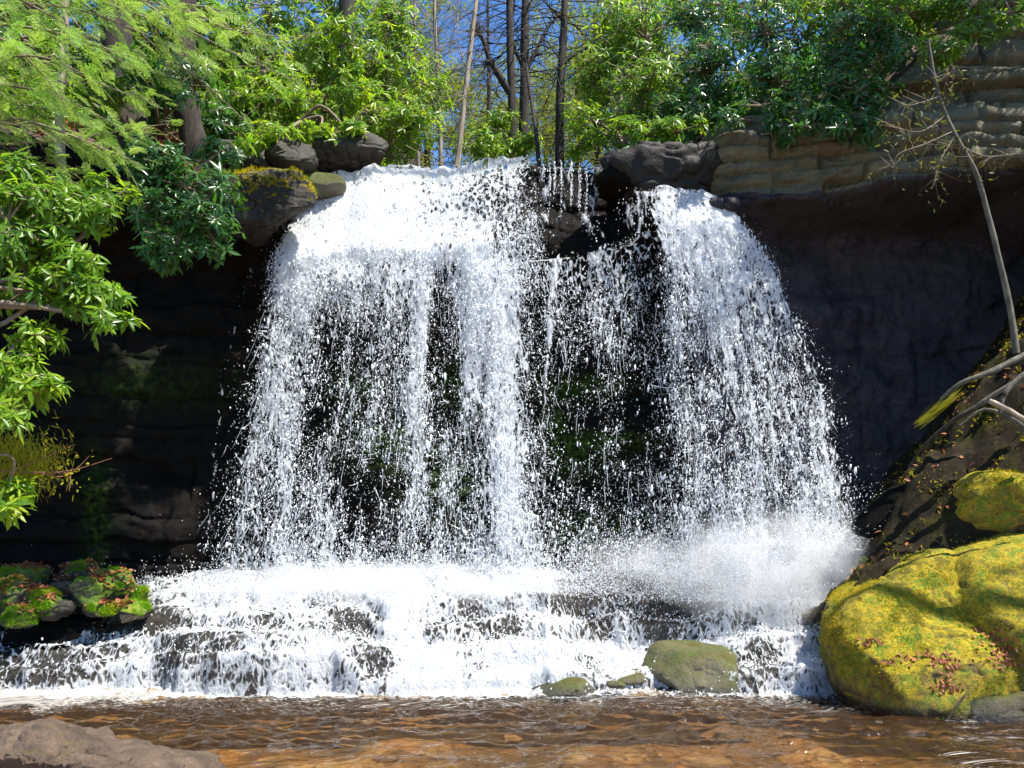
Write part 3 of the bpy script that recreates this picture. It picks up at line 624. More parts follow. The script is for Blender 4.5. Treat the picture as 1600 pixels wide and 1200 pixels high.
# fine mist at the foot of the falls: tens of thousands of tiny airborne drops
def mist(label, cx, cy, y0, rx, rz, n, seed, size=.0042):
    rng = rs(seed); th = rng.normal(0, 1, (n, 3)); c = P(cx, cy, y0)
    pos = c+th*[rx, .3, rz]; pos[:, 2] = c[2]+np.abs(th[:, 2])*rz-.05
    kp = rng.rand(n) < np.clip(.6+.9*fbm(pos[:, 0]*1.7, pos[:, 1]*1.7, pos[:, 2]*2.4, 3, seed), 0, 1); pos = pos[kp]
    o = mesh('mist', *blobs(pos, rng.lognormal(math.log(size), .4, len(pos)), np.ones(len(pos)), rng, 'tet', .2), M['drops'])
    tag(o, label, 'mist', kind='stuff')
def mist_cloud(label, px, py, y, size, dens, seed):
    m, nt = new_mat('mist_air'); tc = nd(nt, 'TexCoord'); ln = nd(nt, 'VectorMath', {'operation': 'LENGTH'}); nt.links.new(tc.outputs['Object'], ln.inputs[0])
    fall = nd(nt, 'MapRange', Value=ln.outputs['Value'], i1=1.0, i2=.15, i3=0.0, i4=1.0).outputs[0]
    g = nd(nt, 'NewGeometry'); n = ntex(nt, g.outputs['Position'], 1.9, 4, .6); n = nd(nt, 'MapRange', Value=n, i1=.36, i2=.68, i3=0.0, i4=1.6).outputs[0]
    v = nd(nt, 'VolumePrincipled', Color=(1, 1, 1, 1), Density=mth(nt, 'MULTIPLY', mth(nt, 'MULTIPLY', fall, n), dens)); v.inputs['Anisotropy'].default_value = .1
    o_ = nt.nodes.new('ShaderNodeOutputMaterial'); nt.links.new(v.outputs[0], o_.inputs['Volume'])
    V = sphere_grid(48, 24); o = mesh('mist', V.reshape(-1, 3), grid_faces(*V.shape[:2])[:, ::-1], m); o.location = [float(c) for c in P(px, py, y)]; o.scale = size
    tag(o, label, 'mist', kind='stuff')
mist_cloud('soft white cloud of mist at the foot of the right fall', 1225, 893, 10.6, (1.7, .8, .80), 2.3, 1)
mist_cloud('low white haze of spray along the foot of the main fall', 600, 915, 10.9, (2.6, .6, .36), 3.6, 2)
mist_cloud('bluish drifting mist between the two falls', 1010, 880, 11.1, (1.0, .5, .4), 1.2, 3)
mist('white mist and spray billowing at the foot of the right fall', 1225, 930, 10.8, .85, .46, 90000, 401, .0036)
mist('low band of white spray along the foot of the main fall', 600, 918, 11.0, 1.5, .13, 50000, 402)
mist('thin bluish spray between the two falls', 1010, 900, 11.2, .7, .3, 12000, 403)

# ------------------------------------------------------------------ boulders
def rock(name, label, cat, c, size, mat, seed, planes=None, nplanes=9, group=None, k=14., rough=.035, res=(120, 70), kind=None, rough_f=2.2):
    """faceted boulder: soft intersection of half-spaces (normal, distance in units of size) round centre c"""
    c = np.asarray(c, float); size = np.broadcast_to(np.asarray(size, float), 3); rng = rs(seed)
    if planes is None:
        n = unit(rng.normal(0, 1, (nplanes, 3))); pl = [(a, rng.uniform(.62, 1.0)) for a in n]
        pl += [(np.array([0, 0, -1.]), .8), (np.array([0, 0, 1.]), rng.uniform(.7, .95)), (unit(np.array([.2, -1, .3])), rng.uniform(.7, .95))]
    else: pl = planes
    d = sphere_grid(*res); inv = 0.0
    for n, q in pl:
        inv = inv+np.maximum((d@unit(np.asarray(n, float)))/q, 0)**k
    inv = inv+(1/1.25)**k
    r = inv**(-1/k)
    V = d*r[..., None]*size
    w = c+V; nz = fbm(w[..., 0]*rough_f, w[..., 1]*rough_f, w[..., 2]*rough_f, 5, seed)
    chip = np.abs(noise(w[..., 0]*rough_f*1.7, w[..., 1]*rough_f*1.7, w[..., 2]*rough_f*3, seed+9))
    V = V+d*(rough*size.mean()*1.0*nz-rough*.8*size.mean()*np.maximum(.25-chip, 0)*3)[..., None]
    V[-1] = V[0]
    V = V+c
    i = np.arange(V.shape[0]*V.shape[1]).reshape(V.shape[:2])
    o = mesh(name, V.reshape(-1, 3), grid_faces(*V.shape[:2])[:, ::-1], mat, loc=(c[0], c[1], V[..., 2].min()))
    tag(o, label, cat, group, kind)
    return o, V
def wplanes(c, size, lst):
    """planes through world points: (normal, point) -> (normal, distance in size units)"""
    r = []
    for n, p in lst:
        n = unit(np.asarray(n, float)); r.append((n, max(.05, float(n@(np.asarray(p)-c))/size)))
    return r
c = P(1485, 1010, 9.0)
BIG, BV = rock('boulder', 'big olive moss covered boulder rising from the pool at right with patches of dead leaves', 'boulder', c, 1.0, M['moss'], 21,
    wplanes(c, 1.0, [((-.80, .08, .60), P(1268, 1030, 8.75)), ((-.50, .05, .85), P(1352, 925, 9.0)), ((-.36, -.15, .93), P(1440, 882, 9.1)), ((-.12, -.70, .70), P(1420, 1010, 8.40)), ((-.05, -.97, .24), P(1430, 1080, 8.16)),
      ((-.62, -.62, .46), P(1310, 1030, 8.5)), ((-.80, -.45, -.45), P(1260, 1070, 8.6)), ((-.2, -.95, -.15), P(1400, 1112, 8.2)), ((0, 0, -1), c+[0, 0, -1.2]), ((1, .1, .1), P(1680, 1000, 9.0)), ((.1, 1, .1), c+[0, 1.1, 0]), ((.1, -.3, 1), P(1500, 865, 9.2)), ((-.50, -.60, .62), P(1330, 985, 8.66))]),
    k=140, rough=.030, res=(320, 180), rough_f=3.6)
c = P(1640, 990, 9.1)
SLAB, SV = rock('boulder', 'yellow mossy slab leaning against the back of the big boulder at the right edge', 'boulder', c, 1.0, M['moss'], 22,
    wplanes(c, 1.0, [((-.84, -.45, .30), P(1486, 940, 8.42)), ((-.3, -.1, .95), P(1560, 842, 9.2)), ((-.20, -.66, .72), P(1560, 940, 8.40)), ((0, 0, -1), c+[0, 0, -1.0]), ((1, 0, 0), c+[1.3, 0, 0]), ((0, 1, .2), c+[0, 1.0, 0]), ((-.62, -.35, -.70), P(1530, 1000, 8.25))]),
    k=90, rough=.022, res=(220, 130), rough_f=4.5)
c = P(1600, 1100, 8.35)
LOW, LV = rock('boulder', 'low brown rock with a mossy crown wedged under the big boulder at the water edge', 'boulder', c, .6, M['moss2'], 23,
    wplanes(c, .6, [((-.8, -.3, .4), P(1500, 1105, 8.2)), ((-.1, -.2, 1), P(1580, 1066, 8.35)), ((0, -1, .15), P(1560, 1100, 8.05)), ((0, 0, -1), c+[0, 0, -.5]), ((1, 0, 0), c+[.8, 0, 0]), ((0, 1, 0), c+[0, .5, 0])]), k=22, rough=.05)
c = P(1092, 1050, 9.55)
MIDR, MV = rock('boulder', 'rounded olive wet boulder standing in the pool below the cascade', 'boulder', c, .5, M['moss2'], 24,
    wplanes(c, .5, [((-.62, -.35, .72), P(1050, 1032, 9.4)), ((.05, -.1, 1), P(1085, 1016, 9.55)), ((.35, -.2, .93), P(1125, 1022, 9.55)), ((.95, -.2, .1), P(1155, 1050, 9.45)), ((-.1, -.88, .45), P(1090, 1050, 9.3)), ((-.8, -.4, -.5), P(1024, 1058, 9.45)), ((0, 0, -1), c+[0, 0, -.4]), ((0, 1, 0), c+[0, .45, 0])]), k=20, rough=.05, rough_f=4.5)
c = P(888, 1084, 9.2)
WED, WV = rock('boulder', 'low green wedge of wet rock poking out of the pool before the foam', 'boulder', c, .35, M['moss2'], 25,
    wplanes(c, .35, [((-.26, -.15, .95), P(882, 1074, 9.15)), ((.62, -.3, .72), P(908, 1068, 9.2)), ((-.05, -.1, 1), P(898, 1067, 9.2)), ((-.1, -.9, .3), P(890, 1080, 9.05)), ((0, 0, -1), c+[0, 0, -.3]), ((0, 1, .1), c+[0, .25, 0]), ((1, 0, .1), P(936, 1085, 9.2))]), k=20, rough=.05, rough_f=6)
c = P(90, 1240, 5.7)
FORE, FV = rock('boulder', 'pale sunlit sandstone slab in the near left corner above the pool', 'boulder', c, .9, M['pale'], 26,
    wplanes(c, .9, [((.24, .0, .96), P(120, 1176, 5.6)), ((-.2, -.1, .97), P(30, 1160, 5.6)), ((.02, -.88, -.5), P(80, 1150, 5.3)), ((.75, -.2, .65), P(240, 1204, 5.6)), ((0, 0, -1), c+[0, 0, -.8]), ((0, 1, .15), c+[0, .5, 0]), ((-1, 0, 0), c+[-1.2, 0, 0])]), k=30, rough=.07, res=(280, 150), rough_f=4.2)
# left shelf of stones with bright moss
SG = 'mossy stones of the low shelf at the left'
SHV = []
shelf = [(182, 905, 10.4, .27, .24, 'brightmoss', 'bright green mossy stone at the right end of the left shelf'),
         (140, 918, 10.2, .22, .22, 'brightmoss', 'squarish stone beside the brightest moss on the left shelf'),
         (66, 938, 9.95, .20, .22, 'brightmoss', 'yellow green mossy stone between red leaves on the left shelf'),
         (12, 925, 10.1, .26, .24, 'brightmoss', 'leaf strewn stone at the left edge of the picture'),
         (102, 912, 10.3, .15, .10, 'pale', 'reddish bare slab propped between two mossy stones on the left shelf'),
         (200, 945, 10.1, .24, .08, 'brightmoss', 'flat moss cushion at the water edge below the bright green stone'),
         (45, 903, 10.7, .32, .2, 'brightmoss', 'mossy stone at the back of the left shelf under the dark cliff'),
         (120, 896, 10.8, .30, .2, 'greyrock', 'dark stone behind the reddish slab at the back of the left shelf'),
         (152, 947, 9.95, .17, .10, 'brightmoss', 'low stone with moss and leaves in front of the squarish stone'),
         (30, 958, 9.8, .18, .14, 'brightmoss', 'small mossy stone at the waterline near the left edge'),
         (95, 945, 10.0, .13, .12, 'greyrock', 'dark wet stone in the gap under the reddish slab'),
         (215, 925, 10.3, .15, .12, 'brightmoss', 'rightmost small mossy stone touching the spray on the left shelf')]
for i, (px, py, y, w, h, mt, lb) in enumerate(shelf):
    SHV.append(rock('stone', lb, 'stone', P(px, py+6, y), (w, w*.9, h), M[mt], 40+i, group=SG, k=12, rough=.14, res=(90, 60), rough_f=5)[1])
_, V_ = rock('shelf', 'low dark rock shelf carrying the mossy stones under the left cliff', 'rock shelf', P(20, 985, 10.6), (1.6, .85, .30), M['wet'], 51, k=10, rough=.05)
SHV.append(V_)
# top left rocks beside the lip
rock('boulder', 'rounded grey brown boulder behind the golden moss brow', 'boulder', P(443, 248, 12.1), (.38, .36, .24), M['greyrock'], 31, k=16, rough=.12, res=(140, 80), rough_f=3.4)
rock('boulder', 'long brown rock sloping down to the lip of the main fall', 'boulder', P(535, 245, 12.9), (.62, .45, .28), M['greyrock'], 32, k=16, rough=.12, res=(160, 90), rough_f=3.4)
rock('boulder', 'small dark wet rock between the rounded boulder and the lip', 'boulder', P(492, 292, 12.3), (.34, .3, .2), M['moss2'], 33, k=10, rough=.07)
rock('boulder', 'pale dappled rock on the slope left of the rounded boulder', 'boulder', P(365, 245, 12.0), (.40, .3, .22), M['greyrock'], 34, k=16, rough=.13, res=(120, 70), rough_f=4)
rock('mossy_brow', 'golden moss covered rock brow jutting over the dark hollow left of the main fall', 'rock', P(400, 322, 11.6), (.66, .6, .50), M['goldmoss'], 35, k=14, rough=.10, res=(200, 110), rough_f=3.2)
rock('boulder', 'black rock shoulder with a streak of golden moss right of the notch', 'boulder', P(1050, 278, 12.2), (.85, .55, .52), M['blackrock'], 36, k=14, rough=.10, res=(160, 90))
rock('boulder', 'dark wet block sitting on the lip between the two falls', 'boulder', P(985, 285, 12.25), (.42, .4, .24), M['wet'], 37, k=11, rough=.06)
# right bank
rock('boulder', 'moss topped boulder on the right bank above the big boulder', 'boulder', P(1600, 800, 9.5), (.62, .6, .48), M['moss'], 138, k=9, rough=.09, res=(140, 80))
rock('boulder', 'dark mossy boulder half hidden at the foot of the right bank', 'boulder', P(1430, 800, 10.3), (.6, .6, .42), M['wet'], 39, k=11, rough=.05)
rock('stone', 'small reddish stone at the splash edge beneath the right bank', 'stone', P(1490, 845, 9.9), (.22, .2, .13), M['greyrock'], 70, k=10, rough=.06, res=(60, 36))
rock('stone', 'tiny dark stone standing in the foam behind the olive boulder', 'stone', P(1030, 1025, 9.7), (.05, .05, .08), M['wet'], 71, k=10, rough=.06, res=(40, 24))
rock('stone', 'brown stone with water running round it left of the olive boulder', 'stone', P(985, 1058, 9.5), (.17, .15, .09), M['moss2'], 72, k=10, rough=.08, res=(70, 40))
rock('stone', 'little rounded stone beside the low green wedge of rock', 'stone', P(962, 1070, 9.1), (.09, .08, .05), M['moss2'], 73, k=10, rough=.06, res=(40, 24))

def bank_z(X, Y):
    return .9+1.35*np.clip(X-3.7-.25*(Y-10), 0, 5)*sstep(8.4, 10.2, Y)+.22*fbm(X*1.3, Y*1.3, 0, 5, 55)+.08*fbm(X*5, Y*5, 0, 3, 56)+.07*fbm(X*3, Y*3, 0, 3, 57)-1.6*(1-sstep(8.6, 9.5, Y))
def build_bank():
    xs = np.linspace(3.4, 14, 240); ys = np.linspace(8.6, 13, 140); X, Y = np.meshgrid(xs, ys, indexing='ij')
    Z = bank_z(X, Y)
    o = grid_mesh('bank', np.stack([X, Y, Z], -1), M['earth'])
    tag(o, 'dark mossy earth bank with roots sloping up at the right', 'bank', kind='structure')
build_bank()

# ------------------------------------------------------------------ vegetation
THICK = 3.6
def rhodo(label, blobs_, base, mat, L, seed, group, dens=1.0, axis_bias=(0, -.25, .75), name='rhododendron', stemr=.03):
    """blobs_: (px, py, depth, rx_px, ry_px, whorls)"""
    rng = rs(seed); base = np.asarray(base, float); root = thing(name, label, 'shrub', base, group)
    g = Geo(); allp, alla = [], []
    for (px, py, y, rx, ry, n) in blobs_:
        n = max(3, int(n*dens)); c = P(px, py, y); rr = np.array([rx/F*y, max(.25, .5*(rx+ry)/F*y*.8), ry/F*y]); n = int(n*THICK)
        # sub-clumps, so gaps remain
        m = max(2, n//7); cc = unit(rng.normal(0, 1, (m, 3)))*(rng.rand(m, 1)**.4); sub = c+cc*rr
        i = rng.randint(0, m, n); d = unit(rng.normal(0, 1, (n, 3)))*(rng.rand(n, 1)**.5)*np.minimum(rr.min()*.75, .34)*[1.2, 1.2, .7]
        p = sub[i]+d; ax = unit(d*1.6+(p-c)*.5)+np.array(axis_bias)
        allp.append(p); alla.append(ax)
        mid = (base+c)/2+rng.normal(0, .12, 3)
        g.tube(smooth_path([base, mid, c], 10), stemr, stemr*.5, 5)
        g.segs(np.repeat(c[None], m, 0), sub, stemr*.45, stemr*.2, 4)
        g.segs(sub[i], p, stemr*.2, stemr*.1, 3)
    p, ax = np.vstack(allp), np.vstack(alla)
    V, Fq, r = whorls(p, ax, L, rng)
    mesh('foliage', V, Fq, mat, root, True, attrs={'rnd': r})
    g.out('stems', M['twig'], root)
    return root
GL = 'rhododendrons overhanging the left bank'
rhodo('near rhododendron with long glossy leaves at the left edge beneath the hemlock', [(20, 300, 7.0, 60, 40, 22), (75, 330, 7.0, 60, 50, 34), (30, 385, 6.9, 60, 40, 26), (150, 330, 7.2, 55, 40, 18), (120, 400, 7.0, 50, 30, 14), (175, 310, 7.3, 40, 30, 12), (10, 350, 6.7, 50, 60, 22)], P(-120, 420, 6.6), M['rhodo'], .125, 501, GL)
rhodo('rhododendron branch with bright leaf rosettes reaching right over the dark hollow', [(95, 440, 6.9, 55, 26, 16), (160, 450, 7.1, 40, 26, 12), (165, 500, 7.0, 34, 20, 10), (40, 455, 6.8, 45, 25, 14), (130, 480, 7.0, 40, 24, 12)], P(-120, 470, 6.6), M['rhodo'], .125, 502, GL)
rhodo('yellow green rhododendron cluster low on the left edge', [(40, 520, 6.8, 50, 22, 12), (35, 575, 6.8, 50, 26, 18), (60, 612, 6.8, 50, 26, 20), (20, 650, 6.7, 36, 40, 16)], P(-140, 600, 6.5), M['rhodo_y'], .12, 503, GL)
rhodo('lowest rhododendron sprig hanging at the left edge above the mossy shelf', [(15, 760, 6.9, 26, 20, 8), (28, 795, 6.9, 22, 14, 5), (8, 800, 6.9, 20, 20, 5)], P(-120, 730, 6.6), M['rhodo_y'], .12, 504, GL, stemr=.015)
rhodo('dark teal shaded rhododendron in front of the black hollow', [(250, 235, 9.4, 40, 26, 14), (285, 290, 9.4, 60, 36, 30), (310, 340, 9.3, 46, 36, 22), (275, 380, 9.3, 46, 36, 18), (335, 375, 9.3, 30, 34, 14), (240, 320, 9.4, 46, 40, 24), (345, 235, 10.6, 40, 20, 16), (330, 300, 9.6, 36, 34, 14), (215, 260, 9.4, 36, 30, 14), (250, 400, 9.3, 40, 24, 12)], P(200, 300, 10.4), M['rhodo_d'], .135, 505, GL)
GT = 'rhododendron thicket behind the left lip'
T = [('tall rhododendron at the head of the left slope with yellow sunlit tops', [(395, 90, 13.6, 60, 60, 60), (430, 160, 13.4, 60, 40, 44), (360, 150, 13.2, 50, 40, 30)], (420, 225, 13.4), 'rhodo_y'),
     ('bright rhododendron filling the thicket behind the sloping brown rock', [(545, 70, 13.1, 34, 60, 26), (545, 150, 13.1, 36, 40, 20), (500, 90, 14.4, 65, 60, 66), (480, 170, 14.0, 60, 40, 40), (520, 20, 14.6, 70, 50, 50)], (505, 230, 14.2), 'rhodo_y'),
     ('dense rhododendron between the bright thicket and the pale leaning tree', [(600, 100, 15.0, 65, 60, 66), (590, 180, 14.6, 60, 50, 56), (640, 200, 14.4, 50, 45, 46), (610, 30, 15.2, 60, 50, 50)], (610, 250, 14.6), 'rhodo_y'),
     ('low rhododendron right of the pale tree above the main crest', [(770, 205, 16.0, 40, 30, 36), (745, 225, 15.6, 40, 22, 26), (810, 220, 16, 34, 22, 20)], (770, 250, 15.8), 'rhodo_y'),
     ('uppermost rhododendron at the top edge left of centre', [(420, 10, 14.0, 70, 40, 40), (340, 60, 13.4, 50, 50, 36), (660, 130, 16, 40, 60, 30)], (400, 190, 13.6), 'rhodo_y'),
     ('rhododendron towering over the old trunks at the left', [(250, 60, 13.0, 70, 60, 46), (200, 20, 13.2, 70, 50, 40), (310, 20, 13.2, 60, 50, 40)], (260, 180, 13.2), 'rhodo_y'),
     ('dark rhododendron tangle between the old trunks on the left slope', [(245, 150, 12.8, 46, 40, 34), (350, 195, 12.8, 50, 24, 26), (130, 100, 13.0, 70, 70, 50), (150, 190, 12.4, 50, 40, 30), (290, 130, 11.4, 50, 40, 26), (215, 110, 11.2, 36, 40, 18)], (250, 215, 12.8), 'rhodo_d'),
     ('rhododendron at the far left behind the feathery hemlock', [(170, 150, 11.0, 50, 40, 26), (30, 60, 12.0, 80, 70, 50), (40, 170, 11.6, 80, 60, 46), (90, 10, 12.4, 80, 50, 40)], (40, 230, 11.8), 'rhodo'),
     ('small leafy rhododendron sprig drooping over the sloping brown rock', [(500, 205, 12.4, 34, 16, 12), (545, 205, 12.6, 30, 14, 10), (430, 205, 11.8, 40, 14, 12), (395, 225, 11.6, 30, 12, 8)], (470, 190, 13.0), 'rhodo_y')]
for i, (lb, bl, b, mt) in enumerate(T): rhodo(lb, bl, P(*b), M[mt], .15, 520+i, GT)
GR = 'rhododendron thicket over the right ledge'
T = [('bright rhododendron leaning out right of the dark conifer trunks', [(935, 110, 13.6, 40, 50, 40), (930, 190, 13.2, 40, 36, 34), (965, 60, 13.8, 50, 40, 40), (905, 225, 13.0, 24, 16, 12)], (980, 240, 13.4), 'rhodo_y'),
     ('dense rhododendron above the black rock shoulder', [(1010, 150, 13.0, 60, 55, 70), (1010, 60, 13.4, 60, 55, 60), (985, 215, 12.8, 40, 24, 26), (1010, 212, 12.1, 50, 18, 16), (1060, 205, 12.0, 40, 18, 14)], (1040, 235, 13.0), 'rhodo'),
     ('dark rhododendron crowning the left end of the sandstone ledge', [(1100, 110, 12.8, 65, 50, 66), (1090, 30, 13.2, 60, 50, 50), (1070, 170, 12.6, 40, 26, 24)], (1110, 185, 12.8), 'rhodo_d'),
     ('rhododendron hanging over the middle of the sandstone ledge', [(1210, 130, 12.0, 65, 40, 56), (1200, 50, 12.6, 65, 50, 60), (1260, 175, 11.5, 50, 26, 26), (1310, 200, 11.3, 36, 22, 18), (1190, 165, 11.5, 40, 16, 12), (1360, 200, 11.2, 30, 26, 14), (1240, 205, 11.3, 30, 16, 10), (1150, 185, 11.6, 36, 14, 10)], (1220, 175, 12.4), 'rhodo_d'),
     ('rhododendron with sky glinting leaves at the right end of the ledge', [(1320, 80, 11.9, 60, 50, 56), (1340, 140, 11.5, 50, 30, 34), (1385, 70, 11.6, 40, 40, 30)], (1330, 170, 12.0), 'rhodo_d'),
     ('rhododendron along the top edge above the right rock face', [(1420, 20, 11.6, 60, 30, 34), (1500, 10, 11.4, 50, 24, 22), (1530, 50, 11.1, 40, 22, 16), (1455, 85, 11.0, 40, 24, 16), (1580, 20, 10.8, 40, 24, 14), (1300, 10, 12.4, 70, 40, 50)], (1430, 60, 12.2), 'rhodo'),
     ('rhododendron high above the dark shoulder at the top edge', [(1150, 10, 13.6, 80, 40, 56), (1060, 0, 14, 60, 40, 40), (1250, 0, 13, 70, 40, 44), (1380, 0, 12.4, 70, 36, 40)], (1160, 120, 13.6), 'rhodo'),
     ('rhododendron filling the gap behind the bright bush right of the brown trunk', [(950, 150, 15.5, 40, 60, 44), (1000, 20, 15, 50, 50, 40), (1040, 120, 14.5, 60, 60, 50)], (980, 240, 15), 'rhodo_y'),
     ('unseen leafy crown added above the right cliff to shade the ledge', [(1720, -300, 10.5, 150, 70, 110), (1500, -290, 10.9, 140, 60, 100), (1950, -280, 10.2, 150, 90, 90), (1600, -360, 10.2, 150, 60, 80)], (1800, -60, 11.6), 'rhodo_d'),  # out of view, added only to cast shade on the sandstone ledge
     ('unseen leafy bough added over the pool to shade the left hollow', [(520, -200, 9.3, 120, 60, 110), (380, -200, 9.3, 130, 70, 150), (250, -200, 9.4, 120, 70, 110), (330, -220, 10.0, 130, 80, 150), (420, -120, 10.2, 90, 40, 70), (545, -105, 10.3, 60, 40, 50), (260, -130, 10.2, 100, 40, 70)], (-160, 100, 11.4), 'rhodo'),  # added above the view to keep sun off the left cliff
     ('tiny rhododendron seedling rooted in the sandstone ledge face', [(1205, 202, 11.6, 12, 6, 3)], (1215, 210, 11.9), 'rhodo_d')]
for i, (lb, bl, b, mt) in enumerate(T): rhodo(lb, bl, P(*b), M[mt], .125, 540+i, GR)

def spray_template(rng):
    """flat hemlock spray of unit length along +X; returns twig segments and needle quads"""
    s0, s1, nq = [np.zeros(3)], [np.array([1, 0, -.12])], []
    for x in np.arange(.08, .98, .10):
        for sg in (-1, 1):
            L = (.34*(1-x)**.8+.08)*rng.uniform(.6, 1.2); a = rng.uniform(.45, .75); b = np.array([x, 0, -.12*x*x])
            e = b+L*np.array([math.cos(a), sg*math.sin(a), -.12]); s0.append(b); s1.append(e)
            for t in np.arange(.06, 1.0, .030/L):
                q = b+(e-b)*t; dirv = unit(e-b)
                for s2 in (-1, 1):
                    sd = np.array([-dirv[1], dirv[0], 0])*s2; d = unit(sd*.85+dirv*.55+rng.normal(0, .12, 3)); l = .038*rng.uniform(.7, 1.1); w = .0075
                    sw = unit(np.cross(d, [0, 0, 1.]))*w
                    nq.append([q-sw, q+sw, q+sw*.6+d*l, q-sw*.6+d*l])
    return np.array(s0), np.array(s1), np.array(nq)
SPR = [spray_template(rs(600+i)) for i in range(3)]
def hemlock(label, branches, base, seed, group, L=.36, trunk=None, step=.055):
    """branches: list of (photo polyline with depth, needle density, radius)"""
    rng = rs(seed); root = thing('hemlock', label, 'tree', base, group); g, tw = Geo(), Geo(); NV, NA = [], []
    if trunk is not None:
        t = Geo(); t.tube(smooth_path(trunk[0], 24), trunk[1], trunk[2], 12, rough=.12, seed=seed); t.out('trunk', M['palebark'], root)
    for pts, dens, r in branches:
        path = smooth_path([P(*q) for q in pts], 40); g.tube(path, r, r*.25, 6)
        seg = np.concatenate([[0], np.cumsum(np.linalg.norm(np.diff(path, axis=0), axis=1))]); tot = seg[-1]
        for s in np.arange(.1, tot+.01, step):
            for sg in (-1, 1):
                if rng.rand() > dens: 
                    if rng.rand() < .5:
                        q = np.array([np.interp(s, seg, path[:, k]) for k in range(3)]); e = q+unit(rng.normal(0, 1, 3)*[1, .7, .7])*rng.uniform(.1, .35)
                        tw.segs([q], [e], r*.25, .0012, 3)
                    continue
                q = np.array([np.interp(s, seg, path[:, k]) for k in range(3)]); q2 = np.array([np.interp(min(s+.05, tot), seg, path[:, k]) for k in range(3)])
                t = unit(q2-q) if s < tot-.06 else unit(path[-1]-path[-3]); sd = unit(np.cross(t, [0, 0, 1]))*sg
                a = rng.uniform(.45, 1.1); d = unit(t*math.cos(a)+sd*math.sin(a)+np.array([0, 0, rng.normal(-.2, .3)])); q = q+rng.normal(0, .05, 3)
                nn = unit(np.array([.0, -.35, 1.])-d*d[2]+rng.normal(0, .42, 3)); y = unit(np.cross(nn, d)); z = np.cross(d, y); B = np.stack([d, y, z])
                l = L*rng.uniform(.55, 1.1)*(.65+.35*(1-s/tot)); s0, s1, nq = SPR[rng.randint(3)]
                tw.segs(q+s0@B*l, q+s1@B*l, .0013, .0006, 3)
                NV.append((q+nq.reshape(-1, 3)@B*l)); NA.append(np.full(len(nq)*4, rng.rand()))
    g.out('branch', M['twig'], root); tw.out('twigs', M['twig'], root)
    if NV:
        V = np.vstack(NV); mesh('needles', V, np.arange(len(V)).reshape(-1, 4), M['needle'], root, False, attrs={'rnd': np.concatenate(NA)})
GH = 'hemlocks leaning in at the upper left'
hemlock('hemlock with feathery light green layered sprays filling the upper left edge', [
    ([(-160, 90, 7.2), (0, 130, 7.3), (90, 150, 7.3), (190, 200, 7.4)], .85, .016), ([(-160, 170, 7.0), (20, 185, 7.1), (120, 215, 7.1), (215, 255, 7.2)], .85, .016),
    ([(-160, 220, 7.3), (0, 225, 7.4), (120, 215, 7.6), (270, 192, 7.7)], .75, .014), ([(-160, 30, 7.4), (20, 40, 7.5), (120, 60, 7.5), (220, 95, 7.6)], .8, .016),
    ([(-160, -30, 7.2), (0, -10, 7.3), (80, 25, 7.3), (140, 60, 7.4)], .85, .014), ([(-160, 260, 7.0), (-20, 250, 7.1), (60, 270, 7.1), (110, 295, 7.2)], .8, .012),
    ([(-160, 60, 7.6), (60, 95, 7.7), (180, 140, 7.8), (250, 165, 7.9)], .85, .012), ([(-160, 0, 7.8), (90, 10, 7.9), (220, 50, 8), (300, 90, 8.1)], .8, .012), ([(-160, 140, 7.5), (40, 165, 7.6), (120, 185, 7.7), (180, 230, 7.8)], .9, .012), ([(-160, 190, 7.6), (0, 250, 7.6), (80, 255, 7.7), (150, 275, 7.7)], .9, .012), ([(-160, -60, 7.6), (120, -20, 7.8), (260, 10, 8), (360, 40, 8.1)], .8, .012), ([(-160, 20, 6.9), (0, 60, 7), (60, 110, 7), (100, 160, 7.1)], .85, .012),
    ([(-160, 110, 6.8), (0, 90, 6.9), (70, 90, 6.9), (130, 115, 7)], .85, .012)], P(-200, 980, 7.4), 610, GH, trunk=([P(-190, 980, 7.4), P(-180, 400, 7.4), P(-170, -500, 7.4)], .12, .08))
hemlock('half bare hemlock with drooping brown twigs across the top left', [
    ([(60, -80, 8.4), (170, 0, 8.5), (240, 70, 8.5), (330, 140, 8.6), (410, 215, 8.7)], .12, .014), ([(120, -70, 8.3), (250, 20, 8.4), (340, 70, 8.5), (470, 130, 8.7)], .28, .014),
    ([(160, -60, 8.5), (300, 20, 8.6), (380, 50, 8.6), (480, 60, 8.8)], .32, .012), ([(60, -60, 8.2), (180, 10, 8.3), (260, 40, 8.3), (330, 100, 8.4)], .45, .012),
    ([(110, -60, 8.5), (260, 0, 8.6), (350, 20, 8.7), (440, 95, 8.8)], .3, .012), ([(60, -40, 8.3), (140, 60, 8.4), (200, 100, 8.4), (270, 120, 8.5)], .5, .012)], P(95, 240, 10.6), 611, GH, L=.42,
    trunk=([P(95, 260, 10.6), P(93, 150, 10.6), P(100, 60, 10.6), P(112, -500, 10.6)], .055, .045))

